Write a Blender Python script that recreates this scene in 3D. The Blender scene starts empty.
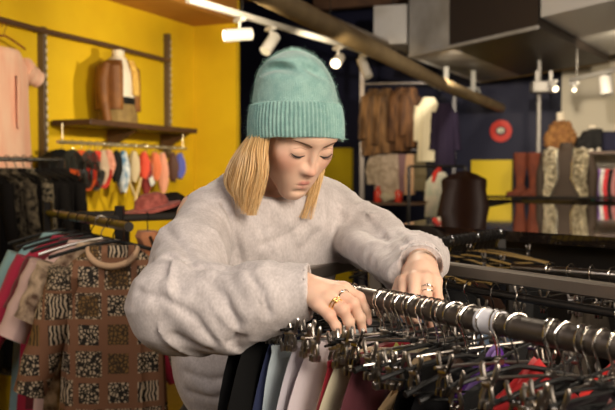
import bpy, math, random
import numpy as np
from mathutils import Vector, Matrix, noise as mnoise
random.seed(7); rng = np.random.default_rng(7)
S = bpy.context.scene; C = S.collection
PI = math.pi
# ---------------- camera ----------------
CAMZ, PITCH, FPX = 1.52, math.radians(2.01), 615/36*50
cd = bpy.data.cameras.new('camera'); cam = bpy.data.objects.new('camera', cd); C.objects.link(cam)
cd.lens = 50; cd.sensor_width = 36; cd.clip_start = .05; cd.clip_end = 60
cam.location = (0, 0, CAMZ); cam.rotation_euler = (PI/2-PITCH, 0, 0)
cd.dof.use_dof = True; cd.dof.focus_distance = 1.5; cd.dof.aperture_fstop = 6.3
S.camera = cam
def W(px, py, Y):
    "world point seen at photo pixel (px,py) at distance Y ahead of the camera"
    x, y = (px-307.5)/FPX, (205-py)/FPX
    c, s = math.cos(PITCH), math.sin(PITCH)
    d = Vector((x, c+y*s, y*c-s)); d *= Y/d.y
    return Vector((0, 0, CAMZ))+d
# ---------------- world, lights, exposure ----------------
S.view_settings.view_transform = 'Standard'; S.view_settings.look = 'None'
S.view_settings.gamma = 1; S.view_settings.exposure = 0.0
wd = bpy.data.worlds.new('world'); S.world = wd; wd.use_nodes = True
wd.node_tree.nodes['Background'].inputs[0].default_value = (1.0, .78, .55, 1)
wd.node_tree.nodes['Background'].inputs[1].default_value = .035
def area(name, loc, target, size, power, col=(1, .86, .7), sy=None):
    l = bpy.data.lights.new(name, 'AREA'); l.energy = power; l.color = col; l.size = size
    if sy: l.shape = 'RECTANGLE'; l.size_y = sy
    o = bpy.data.objects.new(name, l); C.objects.link(o); o.location = loc
    o.rotation_euler = (Vector(target)-Vector(loc)).to_track_quat('-Z', 'Y').to_euler(); return o
def spot(name, loc, target, power, col=(1, .8, .55), ang=60, blend=.6, r=.04):
    l = bpy.data.lights.new(name, 'SPOT'); l.energy = power; l.color = col; l.spot_size = math.radians(ang); l.spot_blend = blend; l.shadow_soft_size = r
    o = bpy.data.objects.new(name, l); C.objects.link(o); o.location = loc
    o.rotation_euler = (Vector(target)-Vector(loc)).to_track_quat('-Z', 'Y').to_euler(); return o
area('added_key_light', (1.0, -.4, 2.25), (0, 1.6, 1.35), 1.0, 60, (1, .87, .72))  # unseen key light added for the woman; no window stands here
area('added_fill_light', (-1.4, .5, 2.5), (-.1, 1.7, 1.2), .7, 15, (.95, .86, .80))  # soft fill added near ceiling height, without a lamp fitting
area('added_face_light', (1.7, .35, 1.75), (.1, 1.6, 1.45), .8, 15, (1, .80, .60))  # unseen area light added to brighten the face, not a window
spot('added_duct_light', (.6, 2.2, 2.3), (2.0, 8, 3.05), 520, (1, .88, .74), 40)  # spot added on the camera side to brighten the duct faces
spot('added_pipe_light', (.1, 4.5, 2.1), (1.2, 7.0, 2.35), 25, (1, .8, .5), 60)  # extra spot added to lift the beige pipe out of the dark
spot('hair_light', (.15, 3.0, 2.2), (-.1, 1.8, 1.5), 60, (1, .85, .65), 55)
spot('wall_wash_light', (-.15, 3.7, 2.12), (-1.5, 5.6, 2.0), 95, (1, .83, .56), 95, .7)
spot('wall_wash_light', (.25, 4.8, 2.12), (-1.2, 6.6, 1.9), 90, (1, .83, .56), 90, .7)
spot('rack_light', (-.6, 1.8, 2.6), (-.9, 3.0, 1.1), 34, (1, .84, .62), 70)
spot('coat_light', (.2, 6.3, 2.3), (.9, 8.5, 1.8), 75, (1, .76, .46), 60)
spot('display_light', (1.7, 5.6, 2.3), (2.5, 8.1, 1.5), 170, (1, .84, .6), 50)
spot('cream_wall_light', (2.6, 6.6, 2.6), (3.2, 9.5, 2.3), 75, (1, .84, .6), 80)
spot('navy_wall_light', (1.3, 7.5, 2.6), (1.6, 10.9, 1.0), 60, (1, .88, .7), 75)
spot('rail_light', (.9, 1.9, 2.55), (.35, 1.25, 1.3), 9, (1, .86, .7), 70, .6, .03)
# ---------------- helpers ----------------
def tag(o, label=None, cat=None, group=None, kind=None):
    for k, v in (('label', label), ('category', cat), ('group', group), ('kind', kind)):
        if v: o[k] = v
    return o
def empty(name, loc=(0, 0, 0), rz=0, label=None, cat=None, group=None):
    o = bpy.data.objects.new(name, None); C.objects.link(o); o.location = loc; o.rotation_euler = (0, 0, rz)
    o.empty_display_size = .02
    return tag(o, label, cat, group)
def obj(name, verts, faces, mat, parent=None, smooth=True, attr=None):
    me = bpy.data.meshes.new(name); me.from_pydata([tuple(v) for v in verts] if not isinstance(verts, np.ndarray) else verts.tolist(), [], [tuple(f) for f in faces])
    if not isinstance(mat, (list, tuple)): mat = [mat]
    for m in mat: me.materials.append(m)
    if smooth: me.shade_smooth()
    if attr:
        for k, a in attr.items():
            at = me.attributes.new(k, 'FLOAT', 'POINT'); at.data.foreach_set('value', np.asarray(a, dtype=np.float32))
    me.update()
    o = bpy.data.objects.new(name, me); C.objects.link(o)
    if parent is not None: o.parent = parent
    return o
class MB:
    "collects shapes into one mesh"
    def __init__(s): s.v = []; s.f = []; s.M = Matrix()
    def add(s, vs, fs):
        n = len(s.v); s.v += [s.M @ Vector(v) for v in vs]; s.f += [tuple(i+n for i in f) for f in fs]; return s
    def box(s, c, d, rz=0, b=0, R=None):
        R = R or Matrix.Rotation(rz, 3, 'Z'); c = Vector(c); hx, hy, hz = d[0]/2, d[1]/2, d[2]/2
        if b <= 0 or b >= min(hx, hy, hz):
            vs = [c+R@Vector((x*hx, y*hy, z*hz)) for x in (-1, 1) for y in (-1, 1) for z in (-1, 1)]
            return s.add(vs, [(0, 1, 3, 2), (4, 6, 7, 5), (0, 4, 5, 1), (2, 3, 7, 6), (0, 2, 6, 4), (1, 5, 7, 3)])
        vs = []; idx = {}
        for x in (-1, 1):
            for y in (-1, 1):
                for z in (-1, 1):
                    for a in range(3):
                        q = [x*(hx-b), y*(hy-b), z*(hz-b)]; q[a] = (x, y, z)[a]*(hx, hy, hz)[a]
                        idx[(x, y, z, a)] = len(vs); vs.append(c+R@Vector(q))
        fs = []
        for a in range(3):
            o = [k for k in range(3) if k != a]
            for sg in (-1, 1):
                q = []
                for u, v in ((-1, -1), (1, -1), (1, 1), (-1, 1)):
                    k = [0, 0, 0]; k[a] = sg; k[o[0]] = u; k[o[1]] = v; q.append(idx[(*k, a)])
                fs.append(q)
            for u in (-1, 1):
                for v in (-1, 1):
                    q = []
                    for sg, w in ((-1, o[0]), (1, o[0]), (1, o[1]), (-1, o[1])):
                        k = [0, 0, 0]; k[a] = sg; k[o[0]] = u; k[o[1]] = v; q.append(idx[(*k, w)])
                    fs.append(q)
        for x in (-1, 1):
            for y in (-1, 1):
                for z in (-1, 1): fs.append([idx[(x, y, z, a)] for a in range(3)])
        return s.add(vs, fs)
    def tube(s, pts, r, n=10, cap=True, closed=False, flat=1.0):
        pts = [Vector(p) for p in pts]; m = len(pts); R = r if isinstance(r, (list, tuple)) else [r]*m
        vs = []; t0 = (pts[1]-pts[0]).normalized(); up = Vector((0, 0, 1)) if abs(t0.z) < .9 else Vector((1, 0, 0))
        nrm = (up-t0*up.dot(t0)).normalized()
        for i, p in enumerate(pts):
            if closed: t = pts[(i+1) % m]-pts[i-1]
            else: t = pts[min(i+1, m-1)]-pts[max(i-1, 0)]
            t = t.normalized(); nrm = nrm-t*nrm.dot(t); nrm = nrm.normalized() if nrm.length > 1e-6 else t.orthogonal().normalized()
            b = t.cross(nrm)
            for k in range(n):
                a = 2*PI*k/n; vs.append(p+(nrm*math.cos(a)*flat+b*math.sin(a))*R[i])
        fs = []
        for i in range(m if closed else m-1):
            j = (i+1) % m
            for k in range(n): fs.append((i*n+k, i*n+(k+1) % n, j*n+(k+1) % n, j*n+k))
        if cap and not closed: fs.append(tuple(range(n))[::-1]); fs.append(tuple((m-1)*n+k for k in range(n)))
        return s.add(vs, fs)
    def cyl(s, a, b, r, n=16): return s.tube([a, b], r, n)
    def lathe(s, prof, c=(0, 0, 0), n=24, sx=1, sy=1, fn=None):
        "prof: list of (r,z)"; c = Vector(c); vs = []; m = len(prof)
        for i, (r, z) in enumerate(prof):
            for k in range(n):
                a = 2*PI*k/n; rr = r*(fn(a, z) if fn else 1); vs.append(c+Vector((rr*sx*math.cos(a), rr*sy*math.sin(a), z)))
        fs = [(i*n+k, i*n+(k+1) % n, (i+1)*n+(k+1) % n, (i+1)*n+k) for i in range(m-1) for k in range(n)]
        fs.append(tuple(range(n))[::-1]); fs.append(tuple((m-1)*n+k for k in range(n)))
        return s.add(vs, fs)
    def ball(s, c, r, n=10, sc=(1, 1, 1)):
        vs = []; fs = []; c = Vector(c)
        for i in range(1, n):
            th = PI*i/n
            for k in range(n*2):
                a = PI*k/n; vs.append(c+Vector((math.sin(th)*math.cos(a)*r*sc[0], math.sin(th)*math.sin(a)*r*sc[1], math.cos(th)*r*sc[2])))
        m = n*2
        for i in range(n-2):
            for k in range(m): fs.append((i*m+k, (i+1)*m+k, (i+1)*m+(k+1) % m, i*m+(k+1) % m))
        a = len(vs); vs.append(c+Vector((0, 0, r*sc[2]))); vs.append(c-Vector((0, 0, r*sc[2])))
        for k in range(m): fs.append((a, k, (k+1) % m)); fs.append((a+1, (n-2)*m+(k+1) % m, (n-2)*m+k))
        return s.add(vs, fs)
    def prism(s, outline, t, M=None):
        "outline: 2D pts in xz; thickness t along y"; M = M or Matrix(); n = len(outline)
        vs = [M@Vector((x, -t/2, z)) for x, z in outline]+[M@Vector((x, t/2, z)) for x, z in outline]
        fs = [tuple(range(n)), tuple(range(2*n-1, n-1, -1))]+[(i, i+n, (i+1) % n+n, (i+1) % n) for i in range(n)]
        return s.add(vs, fs)
    def build(s, name, mat, parent=None, smooth=True, attr=None):
        o = obj(name, s.v, s.f, mat, parent, smooth, attr)
        if smooth:
            try: o.data.set_sharp_from_angle(angle=math.radians(40))
            except Exception: pass
        return o
def copy_tree(o, parent=None):
    c = o.copy(); C.objects.link(c); c.parent = parent
    for ch in KIDS(o): copy_tree(ch, c)
    return c
def KIDS(o): return [x for x in bpy.data.objects if x.parent == o]
# ---------------- materials ----------------
def M(name, col, rough=.6, metal=0, bump=None, var=None, sheen=0, emit=None, coat=0, spec=None, sss=0, alpha=None):
    m = bpy.data.materials.new(name); m.use_nodes = True; nt = m.node_tree; b = nt.nodes['Principled BSDF']
    def c4(c): return (c[0], c[1], c[2], 1)
    b.inputs['Base Color'].default_value = c4(col); b.inputs['Roughness'].default_value = rough; b.inputs['Metallic'].default_value = metal
    if sheen: b.inputs['Sheen Weight'].default_value = sheen
    if coat: b.inputs['Coat Weight'].default_value = coat
    if spec is not None: b.inputs['Specular IOR Level'].default_value = spec
    if sss: b.inputs['Subsurface Weight'].default_value = sss; b.inputs['Subsurface Scale'].default_value = .01; b.inputs['Subsurface Radius'].default_value = (1, .35, .2)
    if emit: b.inputs['Emission Color'].default_value = c4(emit[0]); b.inputs['Emission Strength'].default_value = emit[1]
    if alpha is not None: b.inputs['Transmission Weight'].default_value = alpha
    tc = nt.nodes.new('ShaderNodeTexCoord')
    if var:
        nz = nt.nodes.new('ShaderNodeTexNoise'); nz.inputs['Scale'].default_value = var[1]; nz.inputs['Detail'].default_value = 6
        mp = nt.nodes.new('ShaderNodeMapping'); mp.inputs['Scale'].default_value = var[2] if len(var) > 2 else (1, 1, 1)
        nt.links.new(tc.outputs['Object'], mp.inputs[0]); nt.links.new(mp.outputs[0], nz.inputs['Vector'])
        cr = nt.nodes.new('ShaderNodeValToRGB'); cr.color_ramp.elements[0].position = .38; cr.color_ramp.elements[1].position = .62
        cr.color_ramp.elements[0].color = c4(col); cr.color_ramp.elements[1].color = c4(var[0])
        nt.links.new(nz.outputs[0], cr.inputs[0]); nt.links.new(cr.outputs[0], b.inputs['Base Color'])
    if bump:
        nz = nt.nodes.new('ShaderNodeTexNoise'); nz.inputs['Scale'].default_value = bump[0]; nz.inputs['Detail'].default_value = 4
        bp = nt.nodes.new('ShaderNodeBump'); bp.inputs['Strength'].default_value = bump[1]; bp.inputs['Distance'].default_value = bump[2] if len(bump) > 2 else .002
        nt.links.new(tc.outputs['Object'], nz.inputs['Vector']); nt.links.new(nz.outputs[0], bp.inputs['Height']); nt.links.new(bp.outputs[0], b.inputs['Normal'])
    return m
mt = {}
def mm(name, *a, **k):
    if name not in mt: mt[name] = M(name, *a, **k)
    return mt[name]
chrome = mm('chrome', (.82, .8, .76), .16, 1)
blackmetal = mm('black_metal', (.035, .032, .03), .32, .6)
railmat = mm('rail_gunmetal', (.10, .085, .075), .42, .7, bump=(60, .15))
greybar = mm('frame_grey', (.23, .2, .17), .38, .75)
blackplastic = mm('black_plastic', (.010, .010, .010), .5, spec=.25)
whitepaint = mm('white_paint', (.58, .56, .53), .45)
# ---------------- implicit surfaces ----------------
def ell(P, c, r, R=None):
    q = P-np.asarray(c, np.float32)
    if R is not None: q = q@np.asarray(R, np.float32)
    r = np.asarray(r, np.float32); k0 = np.linalg.norm(q/r, axis=1); k1 = np.linalg.norm(q/(r*r), axis=1)+1e-9
    return k0*(k0-1)/k1
def rc(P, a, b, ra, rb):
    a = np.asarray(a, np.float32); b = np.asarray(b, np.float32); d = b-a; L = float(d@d)+1e-12
    t = np.clip(((P-a)@d)/L, 0, 1); return np.linalg.norm(P-a-t[:, None]*d, axis=1)-(ra+(rb-ra)*t)
def chain(P, pts, rs, k=0):
    d = rc(P, pts[0], pts[1], rs[0], rs[1])
    for i in range(1, len(pts)-1):
        e = rc(P, pts[i], pts[i+1], rs[i], rs[i+1]); d = smin(d, e, k) if k else np.minimum(d, e)
    return d
def smin(a, b, k):
    h = np.clip(.5+.5*(b-a)/k, 0, 1); return b*(1-h)+a*h-k*h*(1-h)
def smax(a, b, k): return -smin(-a, -b, k)
def vnoise(P, seed=0):
    "smooth value noise in -1..1"
    I = np.floor(P).astype(np.int64); f = P-I; f = f*f*f*(f*(f*6-15)+10); out = 0
    for dx in (0, 1):
        for dy in (0, 1):
            for dz in (0, 1):
                h = (I[:, 0]+dx)*374761393+(I[:, 1]+dy)*668265263+(I[:, 2]+dz)*2147483647+seed*1274126177
                h = (h ^ (h >> 13))*1274126177; h = (h ^ (h >> 16)) & 0xffffff
                w = (f[:, 0] if dx else 1-f[:, 0])*(f[:, 1] if dy else 1-f[:, 1])*(f[:, 2] if dz else 1-f[:, 2])
                out = out+w*(h/0x7fffff-1)
    return out
def nets(f, lo, hi, h):
    "naive surface nets of f over a box"
    lo = np.asarray(lo, float); hi = np.asarray(hi, float); n = np.ceil((hi-lo)/h).astype(int)+1
    ax = [lo[i]+np.arange(n[i])*h for i in range(3)]
    # coarse pass marks blocks that may hold surface
    V = np.full(n, 1.0, np.float32); B = 8; nb = [int(math.ceil(n[i]/B)) for i in range(3)]
    cx = [np.minimum(lo[i]+(np.arange(nb[i])*B+B/2)*h, hi[i]+B*h) for i in range(3)]
    G = np.stack(np.meshgrid(*cx, indexing='ij'), -1).reshape(-1, 3).astype(np.float32)
    cv = f(G).reshape(nb); rad = B*h*.5*1.9+.006
    act = np.abs(cv) < rad
    for i, j, k in np.argwhere(cv < 0): V[i*B:(i+1)*B, j*B:(j+1)*B, k*B:(k+1)*B] = -1
    idxs = np.argwhere(act); pts = []; sl = []
    for i, j, k in idxs:
        s = (slice(i*B, min((i+1)*B, n[0])), slice(j*B, min((j+1)*B, n[1])), slice(k*B, min((k+1)*B, n[2]))); sl.append(s)
        pts.append(np.stack(np.meshgrid(ax[0][s[0]], ax[1][s[1]], ax[2][s[2]], indexing='ij'), -1).reshape(-1, 3))
    cnt = [len(p) for p in pts]; A = np.concatenate(pts).astype(np.float32); vals = np.empty(len(A), np.float32)
    for c in range(0, len(A), 400000): vals[c:c+400000] = f(A[c:c+400000])
    o = 0
    for s, c in zip(sl, cnt):
        V[s] = vals[o:o+c].reshape([s[i].stop-s[i].start for i in range(3)]); o += c
    ins = V < 0; c0 = ins[:-1, :-1, :-1]; tot = np.zeros(c0.shape, np.int8)
    for dx in (0, 1):
        for dy in (0, 1):
            for dz in (0, 1): tot += ins[dx:n[0]-1+dx, dy:n[1]-1+dy, dz:n[2]-1+dz]
    cells = np.argwhere((tot > 0) & (tot < 8)); ids = np.full(c0.shape, -1, np.int64); ids[tuple(cells.T)] = np.arange(len(cells))
    acc = np.zeros((len(cells), 3)); num = np.zeros(len(cells)); cor = [(x, y, z) for x in (0, 1) for y in (0, 1) for z in (0, 1)]
    for a in range(8):
        for b in range(a+1, 8):
            A_, B_ = np.array(cor[a]), np.array(cor[b])
            if np.abs(A_-B_).sum() != 1: continue
            va = V[tuple((cells+A_).T)]; vb = V[tuple((cells+B_).T)]; m = (va < 0) != (vb < 0)
            t = np.where(m, va/(va-vb+1e-12), 0)
            acc[m] += (A_+t[:, None]*(B_-A_))[m]; num[m] += 1
    verts = lo+(cells+acc/num[:, None])*h; faces = []
    for d in range(3):
        s0 = [slice(1, n[i]-1) for i in range(3)]; s0[d] = slice(0, n[d]-1); s1 = list(s0); s1[d] = slice(1, n[d])
        a = ins[tuple(s0)]; b = ins[tuple(s1)]; e = np.argwhere(a != b)
        off = np.array([1, 1, 1]); off[d] = 0; e2 = e+off; u, v = [(1, 2), (2, 0), (0, 1)][d]
        U = np.zeros(3, int); U[u] = 1; Vv = np.zeros(3, int); Vv[v] = 1
        q = np.stack([ids[tuple(e2.T)], ids[tuple((e2-U).T)], ids[tuple((e2-U-Vv).T)], ids[tuple((e2-Vv).T)]], 1)
        fl = a[tuple(e.T)]; q[~fl] = q[~fl][:, ::-1]; faces.append(q)
    F = np.concatenate(faces); F = F[(F >= 0).all(1)]
    return verts, F
def relax(v, F, it=1, lam=.5):
    for _ in range(it):
        acc = np.zeros_like(v); n = np.zeros(len(v))
        for a in range(4):
            for b in ((a+1) % 4,):
                np.add.at(acc, F[:, a], v[F[:, b]]); np.add.at(acc, F[:, b], v[F[:, a]]); np.add.at(n, F[:, a], 1); np.add.at(n, F[:, b], 1)
        v = v*(1-lam)+lam*acc/np.maximum(n, 1)[:, None]
    return v
# ================= SETTING =================
TH = math.radians(23.5); U2 = Vector((math.sin(TH), math.cos(TH), 0)); V2 = Vector((math.cos(TH), -math.sin(TH), 0))
def wallbox(name, a, b, z0, z1, mat, t=.12, side=1):
    "vertical wall slab from a to b (2D); its room face runs through a-b, thickness behind"
    a = Vector((a[0], a[1], 0)); b = Vector((b[0], b[1], 0)); d = (b-a).normalized(); n = Vector((-d.y, d.x, 0))*side
    q = MB(); vs = [a, b, b+n*t, a+n*t]
    q.add([v+Vector((0, 0, z0)) for v in vs]+[v+Vector((0, 0, z1)) for v in vs], [(0, 1, 2, 3), (7, 6, 5, 4), (0, 4, 5, 1), (1, 5, 6, 2), (2, 6, 7, 3), (3, 7, 4, 0)])
    o = q.build(name, mat, smooth=False); tag(o, kind='structure'); return o
yellow = mm('yellow_wall', (.80, .54, .012), .5, bump=(25, .15), var=((.74, .48, .01), 3))
navy = mm('navy_wall', (.004, .005, .034), .6, bump=(20, .2))
cream = mm('cream_wall', (.62, .56, .44), .7, bump=(15, .2))
darkceil = mm('dark_ceiling', (.09, .05, .03), .8, var=((.14, .075, .04), 2))
def floor_mat():
    m = M('floor_boards', (.12, .08, .05), .4); nt = m.node_tree; b = nt.nodes['Principled BSDF']
    tc = nt.nodes.new('ShaderNodeTexCoord'); br = nt.nodes.new('ShaderNodeTexBrick'); br.inputs['Scale'].default_value = 3
    br.inputs['Color1'].default_value = (.14, .09, .055, 1); br.inputs['Color2'].default_value = (.1, .065, .04, 1); br.inputs['Mortar'].default_value = (.03, .02, .015, 1)
    br.inputs['Mortar Size'].default_value = .01; br.inputs['Brick Width'].default_value = 3; br.inputs['Row Height'].default_value = .4
    nt.links.new(tc.outputs['Object'], br.inputs[0]); nt.links.new(br.outputs[0], b.inputs['Base Color']); return m
f = MB().box((1.2, 5.6, -.05), (12, 15, .1)).build('floor', floor_mat(), smooth=False); tag(f, kind='structure')
wc = Vector((-.92, 6.95, 0)); wl0 = wc-U2*8.6
wallbox('wall_left', wl0, wc, 0, 3.9, yellow, side=1)
s1 = wc+V2*.386
wallbox('wall_trim', wc, s1, 0, 3.9, yellow, side=1, t=.06).name = 'wall_left_return'
bk = W(501, 131, 10.5); bk.z = 0
wa = bk-V2*5.2; wb = bk+V2*.95
wallbox('wall_back', wa, wb, 0, 3.9, navy, side=1)
# side of the yellow block going back towards the navy wall
wr0 = W(561, 150, 9.6); wr0.z = 0
wallbox('wall_right', wr0, wr0+V2*2.6, 0, 3.9, cream, side=1, t=.4)
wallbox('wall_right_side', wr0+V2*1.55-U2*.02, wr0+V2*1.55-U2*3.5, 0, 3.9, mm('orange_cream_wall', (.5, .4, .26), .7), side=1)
cl = MB().box((1.2, 5.6, 3.95), (12, 15, .1)).build('ceiling', darkceil, smooth=False); tag(cl, kind='structure')
# lowered soffit along the yellow wall
a0 = wc+Vector((0, 0, 2.68)); q = MB()
vs = [wc-U2*8.5, wc+U2*0, wc+V2*.386, wc+V2*.386-U2*1.05, wc+V2*.30-U2*1.05, wc+V2*.30-U2*8.5]
q2 = [wc-U2*8.5, wc, wc+V2*.4, wc+V2*.4-U2*8.5]
q.add([v+Vector((0, 0, 2.72)) for v in q2]+[v+Vector((0, 0, 3.3)) for v in q2], [(3, 2, 1, 0), (4, 5, 6, 7), (0, 1, 5, 4), (1, 2, 6, 5), (2, 3, 7, 6), (3, 0, 4, 7)])
so = q.build('ceiling_soffit', mm('soffit_brown', (.42, .17, .03), .6, var=((.5, .22, .035), 2)), smooth=False); tag(so, kind='structure')
# ceiling joists (dark structure overhead)
q = MB()
for i in range(9):
    p = wc+U2*(-5+i*1.1)+V2*3.2; q.box((p.x, p.y, 3.72), (7.5, .12, .34), rz=-TH)
tag(q.build('ceiling_beam', mm('joist_brown', (.2, .1, .05), .7, var=((.1, .05, .03), 4)), smooth=False), kind='structure')
# yellow panels on the navy wall
ywp = mm('yellow_panel', (.92, .66, .01), .45, bump=(30, .1))
for k, (x0, x1, y0, y1) in enumerate(((322, 351, 148, 203), (471, 512, 160, 203))):
    A = W(x0, y0, 10); pts = []
    def onwall(px, off=.0):
        d = W(px, 175, 1); d.z = 0; n = U2; t = (bk-U2*off).dot(n)/d.dot(n); return d*t
    a, b = onwall(x0, .08), onwall(x1, .08); zt = W(0, y0, (a.y+b.y)/2).z
    o = wallbox('trim_%d' % (k+1), a, b, .1, zt, ywp, t=.075, side=1)
# ================= WOMAN =================
YAW, PT = math.radians(33), math.radians(42)
s_, c_, sp, cp = math.sin(YAW), math.cos(YAW), math.sin(PT), math.cos(PT)
HX = Vector((c_, s_, 0)); HF = Vector((cp*s_, -cp*c_, -sp)); HU = Vector((sp*s_, -sp*c_, cp))
EYE = W(312.5, 151.5, 1.60); HC = EYE-HF*.078+HU*.016
HM = np.array([[*HX], [*(-HF)], [*HU]], np.float32)      # rows: local axes in world
def hl(x, y, z): return HC+HX*x-HF*y+HU*z
HATC = W(296.5, 118, 1.655); ZBR = W(300, 134, 1.6).z
def head_sdf(P):
    q = (P-np.array(HC, np.float32))@HM.T
    sx = q.copy(); sx[:, 0] = np.abs(q[:, 0])             # mirrored half
    d = ell(q, (0, .014, .022), (.073, .092, .085))
    d = smin(d, ell(q, (0, -.030, -.040), (.055, .053, .078)), .03)
    d = smin(d, chain(sx, [(.051, .012, -.040), (.042, -.02, -.080), (.012, -.068, -.117)], [.017, .013, .0125]), .03)
    d = smin(d, ell(q, (0, -.076, -.122), (.017, .014, .013)), .018)
    d = smin(d, ell(sx, (.034, -.058, -.042), (.024, .024, .026)), .03)
    d = smin(d, rc(sx, (.006, -.078, .012), (.040, -.065, .011), .009, .009), .02)
    d = smax(d, -ell(sx, (.029, -.100, -.016), (.017, .014, .011)), .018)
    d = smin(d, ell(sx, (.031, -.0715, -.017), (.0155, .0135, .012)), .006)     # closed lid over the eyeball
    d = smin(d, rc(q, (0, -.080, .002), (0, -.0995, -.042), .0052, .0058), .013)   # nose bridge
    d = smin(d, ell(q, (0, -.1025, -.0465), (.0072, .0078, .0068)), .006)
    d = smin(d, ell(sx, (.0105, -.091, -.0475), (.0062, .009, .0060)), .008)
    d = smax(d, -ell(sx, (.0058, -.096, -.0545), (.0030, .005, .0032)), .003)
    d = smin(d, ell(q, (0, -.076, -.086), (.027, .017, .022)), .04)                # muzzle
    d = smax(d, -rc(q, (0, -.0975, -.060), (0, -.0985, -.071), .002, .0028), .004)
    up = chain(sx, [(0, -.0960, -.0800), (.006, -.0955, -.0782), (.0245, -.0830, -.0845)], [.0036, .0040, .0016])
    lo = chain(sx, [(0, -.0935, -.0900), (.010, -.0915, -.0893), (.0225, -.0835, -.0860)], [.0048, .0042, .0016])
    d = smin(d, up, .0035); d = smin(d, lo, .0035)
    d = smax(d, -chain(sx, [(0, -.1010, -.0850), (.0225, -.0865, -.0855)], [.0013, .0010]), .002)
    d = smax(d, -ell(q, (0, -.096, -.1035), (.014, .006, .004)), .008)
    ear = smax(ell(sx, (.073, .012, -.018), (.009, .017, .029)), -ell(sx, (.082, .010, -.014), (.007, .009, .018)), .004)
    d = smin(d, ear, .006)
    return d, up, lo
NB = (-.088, 1.80, 1.455)
nk = [tuple(hl(0, .022, -.050)), tuple(hl(0, .022, -.085)), tuple((hl(0, .03, -.10)+Vector(NB))/2), NB]
def neck_sdf(P): return smin(chain(P, nk, [.045, .047, .049, .06]), rc(P, NB, (-.05, 1.74, 1.43), .05, .05), .03)
def f_head(P):
    d, u, l = head_sdf(P); d = smin(d, neck_sdf(P), .018)
    return smax(d, np.where(P[:, 2] > ZBR, ell(P, (HATC.x, HATC.y, HATC.z), (.082, .094, .105)), -1), .004)
hv, hf = nets(f_head, np.array(HC)-[.17, .15, .24], np.array(HC)+[.16, .2, .15], .0022)
hv = relax(hv, hf, 1, .4)
_, lu, ll = head_sdf(hv.astype(np.float32)); lip = np.clip(1-np.minimum(lu, ll)/.0022, 0, 1)
hq = (hv-np.array(HC))@HM.T
lip *= (hq[:, 1] < -.075)
blush = np.exp(-((np.abs(hq[:, 0])-.042)**2+(hq[:, 1]+.07)**2+(hq[:, 2]+.045)**2)/.0005)+.8*np.exp(-((hq[:, 0])**2+(hq[:, 1]+.108)**2+(hq[:, 2]+.048)**2)/.00016)
# --- hands
def J(*a): return tuple(W(*a))
RH = dict(palm=[[J(262, 296, 1.39), J(300, 288, 1.345), J(318, 292, 1.328)], [.031, .0245, .019]],
  pf=[[J(300, 288, 1.345), J(319, 305, 1.304)], [J(300, 288, 1.345), J(328, 299, 1.306)], [J(300, 287, 1.35), J(337, 292, 1.316)], [J(300, 286, 1.355), J(344, 289, 1.338)]],
  fi=[([J(319, 305, 1.304), J(330, 316, 1.288), J(336, 326, 1.288), J(339, 334, 1.293)], [.0105, .0086, .0074, .006]),
      ([J(328, 299, 1.306), J(343, 310, 1.286), J(349, 322, 1.288), J(352, 333, 1.294)], [.0112, .0092, .0079, .0062]),
      ([J(337, 292, 1.316), J(353, 304, 1.295), J(360, 318, 1.298), J(363, 332, 1.304)], [.0114, .0093, .008, .0063]),
      ([J(344, 289, 1.338), J(359, 298, 1.328), J(366, 309, 1.328), J(368, 320, 1.331)], [.011, .009, .0078, .0062])],
  th=([J(306, 292, 1.375), J(322, 300, 1.385), J(338, 309, 1.372), J(350, 319, 1.358)], [.013, .0122, .0098, .0074]))
LH = dict(palm=[[J(416, 263, 1.62), J(421, 263, 1.50), J(421, 270, 1.44)], [.028, .0235, .02]],
  pf=[[J(419, 264, 1.475), J(405, 281, 1.425)], [J(422, 264, 1.475), J(415, 279, 1.408)], [J(424, 264, 1.475), J(426, 279, 1.405)], [J(426, 264, 1.48), J(436, 281, 1.415)]],
  fi=[([J(405, 281, 1.425), J(403, 301, 1.408), J(405, 314, 1.418), J(408, 324, 1.435)], [.0108, .009, .0078, .0062]),
      ([J(415, 279, 1.408), J(414, 302, 1.385), J(416, 317, 1.398), J(419, 328, 1.417)], [.0112, .0093, .008, .0063]),
      ([J(426, 279, 1.405), J(427, 301, 1.382), J(428, 315, 1.394), J(430, 326, 1.413)], [.011, .0091, .0078, .0062]),
      ([J(436, 281, 1.415), J(438, 299, 1.395), J(437, 311, 1.405), J(437, 320, 1.42)], [.0098, .0082, .007, .0058])],
  th=([J(414, 264, 1.475), J(402, 278, 1.475), J(396, 295, 1.462), J(397, 308, 1.452)], [.0125, .0115, .0098, .0074]))
def hand_sdf(P, H):
    d = chain(P, *H['palm'], k=.01)
    for i, (a, b) in enumerate(H['pf']): d = smin(d, rc(P, a, b, .0165, H['fi'][i][1][0]+.0004), .012)
    F = None
    for pts, rs in H['fi']:
        e = chain(P, pts, rs, k=.003)
        for p, r in zip(pts[1:3], rs[1:3]): e = smin(e, ell(P, p, (r*1.06,)*3), .003)   # knuckles
        F = e if F is None else smin(F, e, .0022)
    d = smin(d, F, .006)
    return smin(d, chain(P, *H['th'], k=.004), .008)
meshes = [(hv, hf)]; lips = [lip]; bl = [blush]
def add_mesh(v, f, l=None, b=None): meshes.append((v, f)); lips.append(np.zeros(len(v)) if l is None else l); bl.append(np.zeros(len(v)) if b is None else b)
for H in (RH, LH):
    A = np.array([p for pts, _ in [*H['fi'], H['th'], H['palm']] for p in pts])
    v, f = nets(lambda P: hand_sdf(P, H), A.min(0)-.04, A.max(0)+.04, .0019)
    kn = np.zeros(len(v))
    for pts, rs in H['fi']:
        for p, s2 in ((pts[0], .6), (pts[1], 1), (pts[3], .9)): kn += s2*np.exp(-((v-np.array(p))**2).sum(1)/.00013)
    add_mesh(v, f, None, np.clip(kn, 0, 1)*.75)
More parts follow.
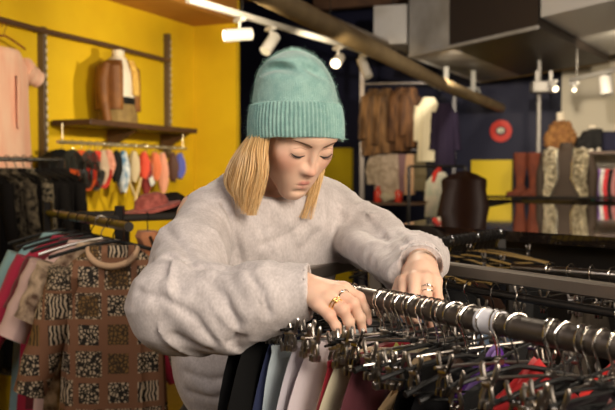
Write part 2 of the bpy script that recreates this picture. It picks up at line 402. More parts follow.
# --- hidden body and legs
HIP = Vector((-.13, 1.90, .93))
SR, SL = W(200, 214, 1.68), W(331, 214, 1.86)
ELR, ELL_ = W(176, 310, 1.44), W(414, 262, 1.70)
bxd = Vector((.866, .5, 0))
def f_body(P):
    d = chain(P, [NB, (-.11, 1.84, 1.30), (-.125, 1.88, 1.10), tuple(HIP)], [.055, .10, .095, .12], k=.04)
    for sg in (-1, 1):
        h = HIP+bxd*.085*sg; kk = Vector((h.x, h.y+.01, .50))+bxd*.01*sg; an = Vector((h.x-.01, h.y+.05, .09)); to = an+Vector((.5, -.87, 0))*.13-Vector((0, 0, .05))
        d = smin(d, chain(P, [tuple(h), tuple(kk), tuple(an), tuple(to)], [.085, .055, .038, .03], k=.02), .03)
    d = smin(d, chain(P, [tuple(SR), tuple(ELR), RH['palm'][0][0]], [.045, .038, .032], k=.01), .03)
    d = smin(d, chain(P, [tuple(SL), tuple(ELL_), LH['palm'][0][0]], [.045, .038, .030], k=.01), .03)
    return d
v, f = nets(f_body, (-.42, 1.30, .0), (.35, 2.1, 1.56), .011); add_mesh(v, f)
n = 0; VV = []; FF = []
for v, f in meshes: VV.append(v); FF.append(f+n); n += len(v)
def skin_mat():
    m = M('skin', (.70, .46, .34), .6, spec=.35, bump=(350, .12, .0006), sss=.12); nt = m.node_tree; b = nt.nodes['Principled BSDF']
    def at(nm): a = nt.nodes.new('ShaderNodeAttribute'); a.attribute_name = nm; return a.outputs['Fac']
    x1 = nt.nodes.new('ShaderNodeMix'); x1.data_type = 'RGBA'; x1.inputs[6].default_value = (.74, .49, .36, 1); x1.inputs[7].default_value = (.66, .25, .17, 1)
    x2 = nt.nodes.new('ShaderNodeMix'); x2.data_type = 'RGBA'; x2.inputs[7].default_value = (.55, .22, .18, 1)
    mu = nt.nodes.new('ShaderNodeMath'); mu.operation = 'MULTIPLY'; mu.inputs[1].default_value = .65
    nt.links.new(at('blush'), mu.inputs[0]); nt.links.new(mu.outputs[0], x1.inputs[0]); nt.links.new(x1.outputs[2], x2.inputs[6]); nt.links.new(at('lip'), x2.inputs[0]); nt.links.new(x2.outputs[2], b.inputs['Base Color']); return m
person = obj('person', np.concatenate(VV), np.concatenate(FF), skin_mat(), attr=dict(lip=np.concatenate(lips), blush=np.clip(np.concatenate(bl), 0, 1)))
tag(person, 'blonde person in pale grey sweatshirt and mint beanie, looking down and sorting through hangers', 'person')
# --- brows and lashes
brow = mm('brow', (.10, .05, .025), .8); lashm = mm('lash', (.02, .012, .01), .6)
def on_face(x, z, off=0):
    "point on the face surface in front at local x,z"
    ys = np.linspace(-.13, -.03, 400); P = np.stack([np.full(400, x), ys, np.full(400, z)], 1).astype(np.float32)@HM+np.array(HC, np.float32)
    d = f_head(P); i = int(np.argmax(d < 0)); return hl(x, ys[i]-off, z)
for sg in (-1, 1):
    q = MB(); pts = []; rs = []
    for i in range(11):
        t = i/10; x = sg*(.013+.036*t); z = .0015+.0058*math.sin(t*2.3)-.001*t; pts.append(on_face(x, z, .0002)); rs.append(.0023*(1-.75*t**1.5)*(.6+.4*min(1, t*5)))
    q.tube(pts, rs, 6); q.build('eyebrow', brow, person)
    q = MB(); pts = []; rs = []
    for i in range(13):
        t = i/12; x = sg*(.0165+.029*t); z = -.0225-.0035*math.sin(t*PI)+.002*t; p = on_face(x, z, .0004); pts.append(p); rs.append(.0019*math.sin(PI*(.12+.8*t)))
        if i % 1 == 0 and i > 2:
            for j in range(2):
                dx = sg*(.002+.004*t)+random.uniform(-.001, .001); e = p+HX*dx+HF*(.0030+.0015*t)-HU*(.0028); q.tube([p, (p+e)/2-HU*.0008, e], [.0004, .0003, .00012], 3)
    q.tube(pts, rs, 6); q.build('eyelashes', lashm, person)
    q = MB(); pts = []
    for i in range(11):
        t = i/10; pts.append(on_face(sg*(.017+.027*t), -.0105+.0045*math.sin(t*PI), .0001))
    q.tube(pts, [.0003+.0003*math.sin(PI*i/10) for i in range(11)], 5); q.build('eyelid_crease', mm('crease', (.33, .15, .1), .7), person)
# --- finger nails
nailc = [mm('nail', (.74, .42, .35), .2), mm('nail_dark', (.08, .01, .015), .15)]
for H, dark in ((RH, True), (LH, False)):
    for i, (pts, rs) in enumerate(H['fi']):
        a, b = Vector(pts[-2]), Vector(pts[-1]); ax = (b-a).normalized(); out = Vector((.15, -.9, .45)); out = (out-ax*out.dot(ax)).normalized()
        R = Matrix((ax.cross(out), ax, out)).transposed(); q = MB(); q.ball((0, 0, 0), 1, 7, (.0045, .0062, .0014))
        q.v = [b+ax*.001+out*(rs[-1]*.86)+R@v for v in q.v]; q.build('fingernail', nailc[1 if dark and i == 2 else 0], person)
# --- rings
gold = mm('gold', (.95, .62, .22), .2, 1); silver = mm('silver', (.9, .88, .85), .15, 1)
def ring_at(a, b, t, r, m, w=.0011, stone=False, nm='finger_ring'):
    a, b = Vector(a), Vector(b); ax = (b-a).normalized(); c = a.lerp(b, t); u = ax.orthogonal().normalized(); v = ax.cross(u); q = MB()
    q.tube([c+(u*math.cos(k*PI/12)+v*math.sin(k*PI/12))*r for k in range(24)], w, 6, closed=True)
    if stone:
        o = Vector((.1, -.9, .5)); o = (o-ax*o.dot(ax)).normalized(); q.ball(c+o*(r+.001), .0032, 6)
    q.build(nm, m, person)
f1, f2, f3 = RH['fi'][1][0], RH['fi'][2][0], LH['fi'][2][0]
ring_at(f1[0], f1[1], .45, .0112, gold); ring_at(f1[0], f1[1], .62, .0108, gold, stone=True)
ring_at(f2[0], f2[1], .38, .0114, silver, .0013, True)
ring_at(f3[0], f3[1], .42, .0110, silver, .0012, True); ring_at(f3[0], f3[1], .62, .0106, silver, .001)
# --- sweatshirt
yawT = math.radians(28); RT = np.array([[math.cos(yawT), math.sin(yawT), 0], [-math.sin(yawT), math.cos(yawT), 0], [0, 0, 1]], np.float32).T
armR = [J(208, 214, 1.68), J(192, 256, 1.575), J(178, 307, 1.45), J(225, 309, 1.41), J(264, 300, 1.375), J(311, 290.5, 1.350)]
raR = [.052, .066, .078, .069, .057, .0445]
armL = [tuple(SL), J(373, 240, 1.80), J(407, 262, 1.68), J(419, 261, 1.56), J(421, 266, 1.455)]
raL = [.066, .062, .056, .046, .0405]
NBv = Vector((-.074, 1.755, 1.487)); nn = Vector((.10, -.34, .93)).normalized()
def limb(P, pts, rs):
    "distance, arc length and angle-ish coordinates along a chain"
    best = None; S0 = 0
    for i in range(len(pts)-1):
        a = np.array(pts[i], np.float32); b = np.array(pts[i+1], np.float32); d = b-a; L = float(np.linalg.norm(d)); t = np.clip(((P-a)@d)/(L*L), 0, 1)
        e = np.linalg.norm(P-a-t[:, None]*d, axis=1)-(rs[i]+(rs[i+1]-rs[i])*t); s = S0+t*L; S0 += L
        if best is None: best, bs = e, s
        else:
            m = e < best; bs = np.where(m, s, bs); best = smin(best, e, .03)
    return best, bs, S0
def rid(x): return 1-np.abs(x)*2
def f_sweat(P):
    dr, sr, Lr = limb(P, armR, raR); dl, sl, Ll = limb(P, armL, raL)
    # sleeve folds: rings bunched diagonal to the arm
    eb = np.exp(-((sr-.27)/.14)**2); eb2 = np.exp(-((sr-.40)/.10)**2)
    cr = np.stack([sr*14+P[:, 2]*9, P[:, 2]*3+P[:, 0]*2, P[:, 1]*3], 1); fr = rid(vnoise(cr, 3))**3*.9+rid(vnoise(cr*1.7+5, 4))*.25-.3
    edge = np.clip((Lr-sr)/.05, 0, 1)
    dr = dr-(.003+.004*eb+.003*eb2)*fr*edge
    cl = np.stack([sl*19+P[:, 0]*9, P[:, 2]*8, P[:, 1]*5+P[:, 0]*5], 1); fl = rid(vnoise(cl, 8))**3*.9+rid(vnoise(cl*1.8+3, 9))*.25-.3
    edl = np.clip((Ll-sl)/.05, 0, 1); dl = dl-(.004+.007*np.exp(-((sl-.26)/.12)**2))*fl*edl
    # torso
    t = ell(P, (-.088, 1.795, 1.37), (.172, .118, .165), RT)
    t = smin(t, ell(P, (-.124, 1.86, 1.14), (.176, .128, .20), RT), .08)
    t = smin(t, rc(P, tuple(SR+Vector((.045, .02, -.008))), tuple(SL+Vector((-.03, 0, 0))), .062, .072), .05)
    t = smin(t, rc(P, (-.11, 1.76, 1.452), (-.03, 1.80, 1.452), .082, .078), .04)
    t = smin(t, rc(P, (-.095, 1.80, 1.475), tuple((SR+Vector((.075, .05, .028)))), .062, .044), .03)
    t = smin(t, rc(P, (-.06, 1.79, 1.475), tuple((SL+Vector((-.05, .0, .025)))), .060, .050), .03)
    q = np.stack([P[:, 0]*7+P[:, 2]*4, P[:, 1]*7, P[:, 2]*6+P[:, 0]*5], 1)
    t = t-.0065*rid(vnoise(q, 11))*.7-.003*vnoise(q*2.4, 12)
    # diagonal pull folds from armpit across chest
    w = P[:, 0]*1.0+(P[:, 2]-1.40)*1.1; t = t-.004*np.sin(w*48+2*vnoise(q, 5))*np.exp(-((P[:, 2]-1.36)/.09)**2)
    t = smax(t, .985-P[:, 2], .01)
    d = smin(t, dr, .022); d = smin(d, dl, .026)
    for A_, amp, sg in CR:
        r = chain(P, A_, [0]*len(A_)); d = d+.8*amp*(np.exp(-(r/(.7*sg))**2)-.45*np.exp(-((r-2.2*sg)/(1.3*sg))**2))
    # hanging slack under the far sleeve
    sl_ = chain(P, [J(352, 243, 1.74), J(378, 258, 1.60), J(399, 275, 1.47)], [.034, .029, .022], k=.01)-.003*fl
    d = smin(d, sl_, .02)
    # neck opening
    qn = P-np.array(NBv, np.float32); h = qn@np.array(nn, np.float32); rr = np.sqrt(np.maximum((qn*qn).sum(1)-h*h, 0))
    d = smax(d, -np.maximum(rr-.062-np.maximum(h-.004, 0)*1.6, -(h+.01)), .006)
    col = np.sqrt((rr-.0655)**2+(np.maximum(np.abs(h)-.008, 0))**2)-.0052-.0009*np.sin(np.arctan2(qn[:, 0], qn[:, 1])*75)
    d = smin(d, col, .004)
    # cuffs: open ends
    a = np.array(armR[-1], np.float32); ax = np.array([.985, -.10, .06], np.float32); ax /= np.linalg.norm(ax); h = (P-a)@ax; r = np.linalg.norm(P-a-h[:, None]*ax, axis=1)
    d = smax(d, np.where(r < .075, h, -1), .003); ax = a-np.array(armR[-2], np.float32); ax /= np.linalg.norm(ax); h = (P-a)@ax; r = np.linalg.norm(P-a-h[:, None]*ax, axis=1); d = smax(d, -np.maximum(r-.0385, -h-.032), .002)
    a = np.array(armL[-1], np.float32); ax = a-np.array(armL[-3], np.float32); ax /= np.linalg.norm(ax); ax = ax+np.array([-.15, -.1, -.45]); ax = (ax/np.linalg.norm(ax)).astype(np.float32); h = (P-a)@ax; r = np.linalg.norm(P-a-h[:, None]*ax, axis=1)
    d = smax(d, np.where(r < .085, h, -1), .004); d = smax(d, -np.maximum(r-.0355, -h-.06), .003)
    # shoulder seam groove
    sm = np.abs(sr-.055+.25*(P[:, 2]-1.45)); d = d+.0016*np.exp(-(sm/.0035)**2)*(dr < .02)
    return d
def hit(px, py):
    ys = np.linspace(1.2, 2.05, 500); w = W(px, py, 1.0)-Vector((0, 0, CAMZ)); P = (np.array([0, 0, CAMZ])+ys[:, None]*np.array(w)).astype(np.float32)
    d = f_sweat(P); i = int(np.argmax(d < 0)); return tuple(P[i]) if d[i] < 0 else None
CR = []; new = []
for pts, amp, sg in (([(168, 258), (196, 268), (226, 271), (252, 268)], .009, .008), ([(140, 292), (168, 300), (196, 318), (214, 340)], .007, .009), ([(208, 282), (226, 298), (238, 322), (236, 346)], .006, .008),
    ([(250, 276), (262, 292), (268, 312)], .005, .007), ([(165, 228), (180, 244), (192, 262)], .007, .009), ([(150, 262), (166, 272), (180, 290)], .006, .009), ([(176, 335), (206, 348), (244, 336)], .006, .008),
    ([(222, 205), (232, 225), (238, 245), (240, 262)], .005, .006), ([(262, 245), (285, 236), (305, 222)], .004, .008), ([(280, 262), (300, 250), (318, 232)], .004, .008), ([(338, 212), (352, 230), (352, 252)], .007, .008), ([(366, 218), (384, 236), (388, 256)], .006, .007),
    ([(395, 232), (408, 246), (405, 262)], .005, .006), ([(350, 245), (372, 256), (392, 274)], .006, .006), ([(185, 372), (210, 380), (240, 376)], .005, .009), ([(190, 392), (215, 398), (238, 392)], .004, .008), ([(248, 215), (262, 232), (270, 252)], .003, .007)):
    h3 = [h for h in (hit(*p) for p in pts) if h]
    if len(h3) > 1: new.append((h3, amp, sg))
CR = new
sv, sf = nets(f_sweat, (-.44, 1.27, .96), (.33, 2.08, 1.60), .0040)
sv = relax(sv, sf, 1, .4)
def sweat_mat():
    m = M('heather_grey_jersey', (.5, .46, .45), .95, sheen=.25); nt = m.node_tree; b = nt.nodes['Principled BSDF']; tc = nt.nodes.new('ShaderNodeTexCoord')
    n1 = nt.nodes.new('ShaderNodeTexNoise'); n1.inputs['Scale'].default_value = 260; n1.inputs['Detail'].default_value = 3
    n2 = nt.nodes.new('ShaderNodeTexNoise'); n2.inputs['Scale'].default_value = 45; n2.inputs['Detail'].default_value = 5
    mp = nt.nodes.new('ShaderNodeMapping'); mp.inputs['Scale'].default_value = (1, 1, .6)
    nt.links.new(tc.outputs['Object'], mp.inputs[0]); nt.links.new(mp.outputs[0], n1.inputs['Vector']); nt.links.new(mp.outputs[0], n2.inputs['Vector'])
    ad = nt.nodes.new('ShaderNodeMath'); ad.operation = 'ADD'; nt.links.new(n1.outputs[0], ad.inputs[0]); nt.links.new(n2.outputs[0], ad.inputs[1])
    cr = nt.nodes.new('ShaderNodeValToRGB'); cr.color_ramp.elements[0].position = .38; cr.color_ramp.elements[1].position = .66
    ml = nt.nodes.new('ShaderNodeMath'); ml.operation = 'MULTIPLY'; ml.inputs[1].default_value = .5; nt.links.new(ad.outputs[0], ml.inputs[0]); nt.links.new(ml.outputs[0], cr.inputs[0])
    cr.color_ramp.elements[0].color = (.46, .415, .405, 1); cr.color_ramp.elements[1].color = (.63, .575, .565, 1)
    nt.links.new(cr.outputs[0], b.inputs['Base Color'])
    bp = nt.nodes.new('ShaderNodeBump'); bp.inputs['Strength'].default_value = .35; bp.inputs['Distance'].default_value = .001; nt.links.new(n1.outputs[0], bp.inputs['Height']); nt.links.new(bp.outputs[0], b.inputs['Normal'])
    return m
obj('sweatshirt', sv, sf, sweat_mat(), person)
# --- trousers and shoes
def f_tr(P):
    d = ell(P, tuple(HIP+Vector((0, 0, .03))), (.165, .135, .12), RT)
    for sg in (-1, 1):
        h = HIP+bxd*.085*sg; kk = Vector((h.x, h.y+.01, .50))+bxd*.01*sg; an = Vector((h.x-.01, h.y+.05, .12))
        d = smin(d, chain(P, [tuple(h), tuple(kk), tuple(an)], [.098, .075, .062], k=.02), .03)
    return smax(d, .10-P[:, 2], .01)-.004*vnoise(P*14, 2)
v, f = nets(f_tr, (-.45, 1.6, .05), (.2, 2.2, 1.1), .011); obj('trousers', v, f, mm('black_denim', (.02, .02, .025), .8, bump=(200, .2)), person)
for sg in (-1, 1):
    h = HIP+bxd*.085*sg; an = Vector((h.x-.01, h.y+.05, .06)); to = an+Vector((.5, -.87, 0))*.15-Vector((0, 0, .022))
    v, f = nets(lambda P: smax(smin(rc(P, tuple(an), tuple(to), .05, .038), rc(P, tuple(an-Vector((.02, -.035, .02))), tuple(to), .042, .036), .02), .002-P[:, 2], .004), np.array(an)-[.15, .25, .08], np.array(an)+[.2, .15, .1], .006)
    obj('shoe', v, f, mm('white_leather', (.6, .58, .55), .5), person)
# --- hair
q = MB()
def guide(gs, u):
    "interpolate between guide curves"
    k = u*(len(gs)-1); i = min(int(k), len(gs)-2); t = k-i
    return [Vector(gs[i][j]).lerp(Vector(gs[i+1][j]), t) for j in range(len(gs[0]))]
def cat(pts, n):
    out = []
    for s in range(n):
        t = s/(n-1)*(len(pts)-1); i = min(int(t), len(pts)-2); u = t-i; p0, p1, p2, p3 = pts[max(i-1, 0)], pts[i], pts[i+1], pts[min(i+2, len(pts)-1)]
        out.append(.5*((2*p1)+(p2-p0)*u+(2*p0-5*p1+4*p2-p3)*u*u+(3*p1-p0-3*p2+p3)*u**3))
    return out
gR = [[W(266, 134, 1.600), W(265, 150, 1.583), W(264, 170, 1.583), W(261, 191, 1.60), W(255, 211, 1.61)],
      [W(261, 134, 1.600), W(257, 150, 1.575), W(258, 171, 1.57), W(253, 192, 1.58), W(249, 211, 1.595)],
      [W(257, 134, 1.625), W(249, 151, 1.592), W(243, 171, 1.585), W(240, 190, 1.595), W(243, 207, 1.605)],
      [W(254, 134, 1.67), W(240, 152, 1.65), W(231, 170, 1.64), W(229, 187, 1.64), W(240, 202, 1.64)],
      [W(256, 134, 1.73), W(242, 152, 1.735), W(230, 168, 1.73), W(227, 182, 1.72), W(240, 196, 1.71)],
      [W(275, 130, 1.78), W(260, 152, 1.80), W(248, 168, 1.79), W(243, 180, 1.78), W(247, 192, 1.77)]]
gL = [[W(324, 134, 1.70), W(322, 152, 1.735), W(319, 171, 1.735), W(315, 190, 1.72), W(308, 214, 1.69)],
      [W(320, 134, 1.74), W(315, 152, 1.77), W(310, 171, 1.77), W(303, 190, 1.76), W(297, 208, 1.74)],
      [W(300, 130, 1.78), W(296, 150, 1.80), W(290, 170, 1.80), W(285, 185, 1.79), W(284, 196, 1.77)]]
for gs, num in ((gR, 1700), (gL, 1100)):
    for i in range(num):
        u = random.random(); g = guide(gs, u); cl = random.Random(int(u*26)*7+num); cdx, cdz = cl.uniform(-1, 1), cl.uniform(-1, 1)
        jx, jy = random.gauss(0, .0038), random.gauss(0, .005); k = random.uniform(.80, 1.10); ph = random.uniform(0, 6)
        pts = []
        for j, p in enumerate(g):
            t = j/4; pts.append(p+Vector((jx*(1-.3*t)+cdx*.006*t+.003*math.sin(ph+t*5)*t, jy+cdz*.004*t+.0015*math.cos(ph+t*4), 0)))
        pts = cat(pts, 12); L = len(pts); c = max(6, int(L*min(k, 1))); pts = pts[:c]
        if k > 1: pts[-1] = pts[-1]+(pts[-1]-pts[-2])*.8
        q.tube(pts, [.00085*(1-.75*(j/(len(pts)-1))**3) for j in range(len(pts))], 4, cap=False)
def hair_mat():
    m = M('blonde_hair', (.62, .38, .15), .38, spec=.5); nt = m.node_tree; b = nt.nodes['Principled BSDF']; tc = nt.nodes.new('ShaderNodeTexCoord'); g = nt.nodes.new('ShaderNodeNewGeometry')
    cr = nt.nodes.new('ShaderNodeValToRGB'); e = cr.color_ramp.elements; e[0].color = (.50, .28, .10, 1); e[1].color = (.95, .74, .42, 1); e.new(.5).color = (.80, .53, .24, 1)
    nt.links.new(g.outputs['Random Per Island'], cr.inputs[0]); nt.links.new(cr.outputs[0], b.inputs['Base Color']); return m
q.build('hair', hair_mat(), person)
# --- beanie
BC = W(296.5, 120, 1.655)
sil = [(139.5, 250, 342.5, .098), (138.5, 249, 343.5, .104), (130, 248.3, 343.6, .107), (120, 248.6, 343.2, .108), (111, 250, 342, .107), (106.5, 251, 340.5, .105), (104.5, 253, 338.5, .101),
       (100, 253, 337.5, .100), (92, 253.5, 336.5, .099), (84, 254.8, 334, .097), (76, 257.5, 330.5, .092), (68, 262, 325.5, .083), (62, 267, 320.5, .072), (57, 273, 314, .056), (53.5, 280, 307, .036), (51.5, 287, 301, .018), (51, 292, 296, .004)]
NBN = 432; vs = []; fs = []
def cro(a, t):
    i = min(int(t), len(a)-2); u = t-i; p = [a[max(i-1, 0)], a[i], a[i+1], a[min(i+2, len(a)-1)]]
    return .5*(2*p[1]+(p[2]-p[0])*u+(2*p[0]-5*p[1]+4*p[2]-p[3])*u*u+(3*p[1]-p[0]-3*p[2]+p[3])*u**3)
rows = []; NR = 90
for r_ in range(NR+1):
    t = r_/NR*(len(sil)-1); rows.append([cro([s[j] for s in sil], t) for j in range(4)])
# inner lining ring rows first
inner = [(112, 253, 339.5, .098), (134, 251.5, 341, .100), (138.5, 251, 341.5, .0975)]
for r_, (py, x0, x1, ry) in enumerate([*inner, *rows]):
    cxp = (x0+x1)/2; c = W(cxp, py, 1.655); rx = (x1-x0)/2/FPX*1.655; top = max(0, (108-py)/57); band = 1 if 105.5 < py else 0
    for k in range(NBN):
        a = 2*PI*k/NBN; rib = math.cos(a*72) if r_ >= 3 else 0
        amp = .0019*rib if band else .0003*math.cos(a*120)*(1-top)
        x = math.cos(a); y = math.sin(a); rr = 1+amp/rx if rx > .02 else 1
        p = Vector((c.x+rx*x*rr, c.y+ry*y*rr, c.z))
        if not band and r_ >= 3:
            # slouch dent and soft folds
            pq = p-BC
            dent = math.exp(-(((a-3.95+6.28) % 6.28-PI+PI)**2)/.35) if False else 0
            da = (a-4.15); g = math.exp(-((a-4.25)/.55)**2)*(math.exp(-((py-77+5*math.cos((a-4.2)*2.2))/4.5)**2)*.024-math.exp(-((py-64)/6)**2)*.009)
            g2 = math.exp(-((a-5.2)/.35)**2)*math.exp(-((py-74-14*(a-5.2))/5)**2)*.012
            n_ = mnoise.noise(Vector((pq.x*22, pq.y*22, pq.z*26)))*.004*min(1, top*3)
            sc_ = 1-(g+g2)/.08+n_/.08; p = Vector((c.x+(p.x-c.x)*sc_, c.y+(p.y-c.y)*sc_, p.z))
        p.z += mnoise.noise(p*30)*.001; vs.append(p)
m_ = len(vs)//NBN
fs = [(i*NBN+k, i*NBN+(k+1) % NBN, (i+1)*NBN+(k+1) % NBN, (i+1)*NBN+k) for i in range(m_-1) for k in range(NBN)]
fs.append(tuple((m_-1)*NBN+k for k in range(NBN)))
bm_ = M('mint_knit', (.20, .37, .345), .95, sheen=.4, bump=(420, .5, .002), var=((.27, .45, .41), 60))
bo = obj('beanie', vs, fs, bm_, person)
q = MB()   # mohair fuzz
for i in range(6500):
    j = random.randrange(3*NBN, len(vs)); p = vs[j]; n_ = (p-Vector((BC.x, BC.y, BC.z+.03))); n_.z *= .6; n_.normalize()
    d1 = Vector((random.gauss(0, 1), random.gauss(0, 1), random.gauss(0, 1)))*.0022; l = random.uniform(.0015, .0042)
    q.tube([p-n_*.0005, p+n_*l*.6+d1*.5, p+n_*l+d1*1.3], [.00013, .0001, .00005], 3, cap=False)
q.build('fuzz', mm('mint_fuzz', (.42, .66, .6), .9), bo)
# ================= FOREGROUND CLOTHES RACK =================
ZR = CAMZ-.195
T1 = Vector((.549, -.836, 0)); N1 = Vector((.836, .549, 0))
F0 = Vector((-.05, 1.57, ZR)); F1 = F0+T1*1.42
B0 = Vector((.158, 2.0, ZR)); B1 = B0+Vector((.52, -.854, 0)).normalized()*1.6
rack = empty('clothes_rack', (0, 0, 0), 0, 'big metal clothes rack in front of the person, its round rail crowded with hangers', 'clothes rack')
q = MB(); q.tube([F0+T1*(i*.142) for i in range(11)], .0155, 24); q.build('front_rail', railmat, rack)
def bar(a, b, w, h, mat, name, par, bev=.003):
    a, b = Vector(a), Vector(b); d = b-a; R = Matrix((d.normalized(), Vector((0, 0, 1)).cross(d.normalized()), Vector((0, 0, 1)))).transposed()
    q = MB(); q.box((a+b)/2, (d.length, w, h), b=bev, R=R); return q.build(name, mat, par, smooth=False)
bar(B0-Vector((.0, .0, 0)), B1, .03, .026, greybar, 'back_rail', rack)
q = MB(); q.tube([B0+Vector((0, 0, -.036)), B1+Vector((0, 0, -.036))], .008, 10); q.build('inner_rail', blackmetal, rack)
bar(F0+Vector((-.02, -.03, 0)), B0+Vector((.005, .015, 0)), .028, .026, greybar, 'end_bar', rack)
bar(F1, B1, .028, .026, greybar, 'end_bar', rack)
for p in (F0, B0, B1, F1):
    bar((p.x, p.y, ZR-.013), (p.x, p.y, .0), .03, .03, greybar, 'leg', rack) if False else MB().box((p.x, p.y, (ZR-.013)/2), (.03, .03, ZR-.013), b=.003).build('leg', greybar, rack, smooth=False)
for a, b in ((F0, F1), (B0, B1), (F0, B0), (F1, B1)): bar((a.x, a.y, .14), (b.x, b.y, .14), .025, .025, greybar, 'lower_bar', rack)

# ---- hangers (local: rail centre at origin, rail along local X, arms along local Y)
def wire_hook(q, R=.0185, drop=.048, r=.0014, hm=None):
    pts = []
    for i in range(15):
        a = -.55+(PI+.75)*i/14; pts.append((0, math.cos(a)*R, math.sin(a)*R))
    e = pts[-1]; pts += [(0, e[1]*.75, e[2]-.006), (0, -.003, -.028), (0, 0, -.034), (0, 0, -drop)]
    q.tube(pts, r, 8)
def clip(par, y, z0, col, tilt=0):
    q = MB(); c = (0, y, z0)
    for s2 in (-1, 1):   # two bent jaws with looped handles
        q.tube([(s2*.0035, y, z0-.030), (s2*.0075, y, z0-.018), (s2*.0030, y, z0-.004), (s2*.0085, y, z0+.008), (s2*.0110, y, z0+.017), (s2*.0100, y, z0+.021)], [.0024, .0030, .0028, .0030, .0034, .0022], 8)
        q.box((s2*.0040, y, z0-.027), (.0035, .015, .010), b=.0012)
    q.tube([(-.006, y, z0-.003), (.006, y, z0-.003)], .0048, 10)
    k = MB(); k.v, k.f = q.v, q.f; return k.build('clip', col, par)
def make_clip_hanger(name, barm, clipm, half=.128):
    o = empty(name)
    q = MB(); wire_hook(q); q.build('hook', chrome, o)
    q = MB(); q.tube([(0, -half, -.052), (0, -half*.5, -.050), (0, 0, -.049), (0, half*.5, -.050), (0, half, -.052)], .0022, 8)
    q.box((0, 0, -.048), (.009, .013, .009), b=.0015); q.build('crossbar', barm, o)
    clip(o, -half*.86, -.055, clipm); clip(o, half*.86, -.055, clipm); return o
def make_shoulder_hanger(name, mat_, half=.19, slope=.055, hm=None):
    o = empty(name)
    q = MB(); wire_hook(q, drop=.05); q.build('hook', hm or chrome, o)
    q = MB(); pts = []; rs = []
    for i in range(17):
        t = (i-8)/8; pts.append((0, half*t, -.050-slope*abs(t)**1.4)); rs.append(.0034 if abs(t) < .9 else .0045)
    q.tube(pts, rs, 8); q.tube([(0, -half*.93, -.052-slope*.9), (0, 0, -.058-slope), (0, half*.93, -.052-slope*.9)], .0018, 8)
    q.build('shoulder_bar', mat_, o); return o
clearp = mm('dark_chrome', (.35, .32, .29), .2, 1)
dullchrome = mm('worn_chrome', (.40, .37, .34), .28, 1)
protos = [make_clip_hanger('clip_hanger', blackplastic, dullchrome), make_clip_hanger('clip_hanger', dullchrome, dullchrome, .14), make_shoulder_hanger('shirt_hanger', blackplastic, .135, .035), make_clip_hanger('clip_hanger', dullchrome, clearp, .125)]
used = [False]*len(protos)
KIND = ['black barred clip hanger', 'steel clip hanger', 'black wire shirt hanger', 'small dark steel clip hanger', 'brassy wooden shirt hanger', 'matt black shirt hanger']
def put_hanger(k, p, yaw, label, group, roll=0, pitch=0):
    label = KIND[k]+label; group = KIND[k]+'s '+group
    h = protos[k] if not used[k] else copy_tree(protos[k]); used[k] = True
    h.location = p; h.rotation_euler = (roll, pitch, yaw); tag(h, label, 'hanger', group); return h
# ---- garments hung from clips (local frame like the hangers)
def fabric(name, col, rough=.85, sheen=.15, var=None): return mm('cloth_'+name, col, rough, sheen=sheen if max(col) > .05 else 0, spec=.5 if max(col) > .05 else .15, bump=(300, .2, .001), var=var)
def clip_garment(name, mat_, w=.12, L=.55, seed=0, flare=.07, thick=.010, z0=-.076, waves=5):
    "folded skirt or trousers: closed wavy loop swept downwards, waistband on top"
    rr = random.Random(seed); q = MB(); n = 72; rows = 22; vs = []
    ph = [rr.uniform(0, 6) for _ in range(4)]; kx = rr.uniform(-.012, .012)
    for i in range(rows+1):
        t = i/rows; z = z0-L*t; hw = w*.86+flare*(1-math.exp(-t*5)); am = .0015+.016*min(1, t*2.2)
        for k in range(n):
            u = k/n; s2 = -1 if u < .5 else 1; v = (u*2 if u < .5 else 2-u*2)*2-1   # -1..1 across
            e = max(0, 1-v**6)**.5
            off = am*(math.sin(v*waves*1.7+ph[0]+t*1.2)+.5*math.sin(v*waves*3.1+ph[1]-t*2)+.28*math.sin(v*waves*7+ph[2]+t*3))+kx*t*2
            x = off+s2*(thick*(.4+2.0*min(1, t*2.5)))*e; y = v*hw+.006*math.sin(z*20+ph[2])*t
            vs.append((x, y, z+.003*math.sin(v*3+ph[3])))
    fs = [(i*n+k, i*n+(k+1) % n, (i+1)*n+(k+1) % n, (i+1)*n+k) for i in range(rows) for k in range(n)]
    fs.append(tuple(range(n))[::-1]); fs.append(tuple(rows*n+k for k in range(n)))
    q.add(vs, fs); o = q.build(name, mat_)
    wv = []; wr = 3    # waistband
    for i in range(wr+1):
        z = z0+.004-.022*i/wr
        for k in range(n):
            u = k/n; s2 = -1 if u < .5 else 1; v = (u*2 if u < .5 else 2-u*2)*2-1; e = max(0, 1-v**6)**.5
            off = .0015*(math.sin(v*waves*1.7+ph[0])); wv.append((off+s2*(thick*.5+.001)*e, v*w*.875, z+.003*math.sin(v*3+ph[3])))
    b = MB(); b.add(wv, [(i*n+k, i*n+(k+1) % n, (i+1)*n+(k+1) % n, (i+1)*n+k) for i in range(wr) for k in range(n)]+[tuple(range(n))[::-1], tuple(wr*n+k for k in range(n))])
    b.build('waistband', mat_, o); return o
def at_px(px):
    "point on the front rail seen at px"
    k = (px-307.5)/FPX; t = (k*F0.y-F0.x)/(T1.x-k*T1.y); return F0+T1*t
YB = math.atan2(T1.y, T1.x)                # rail direction
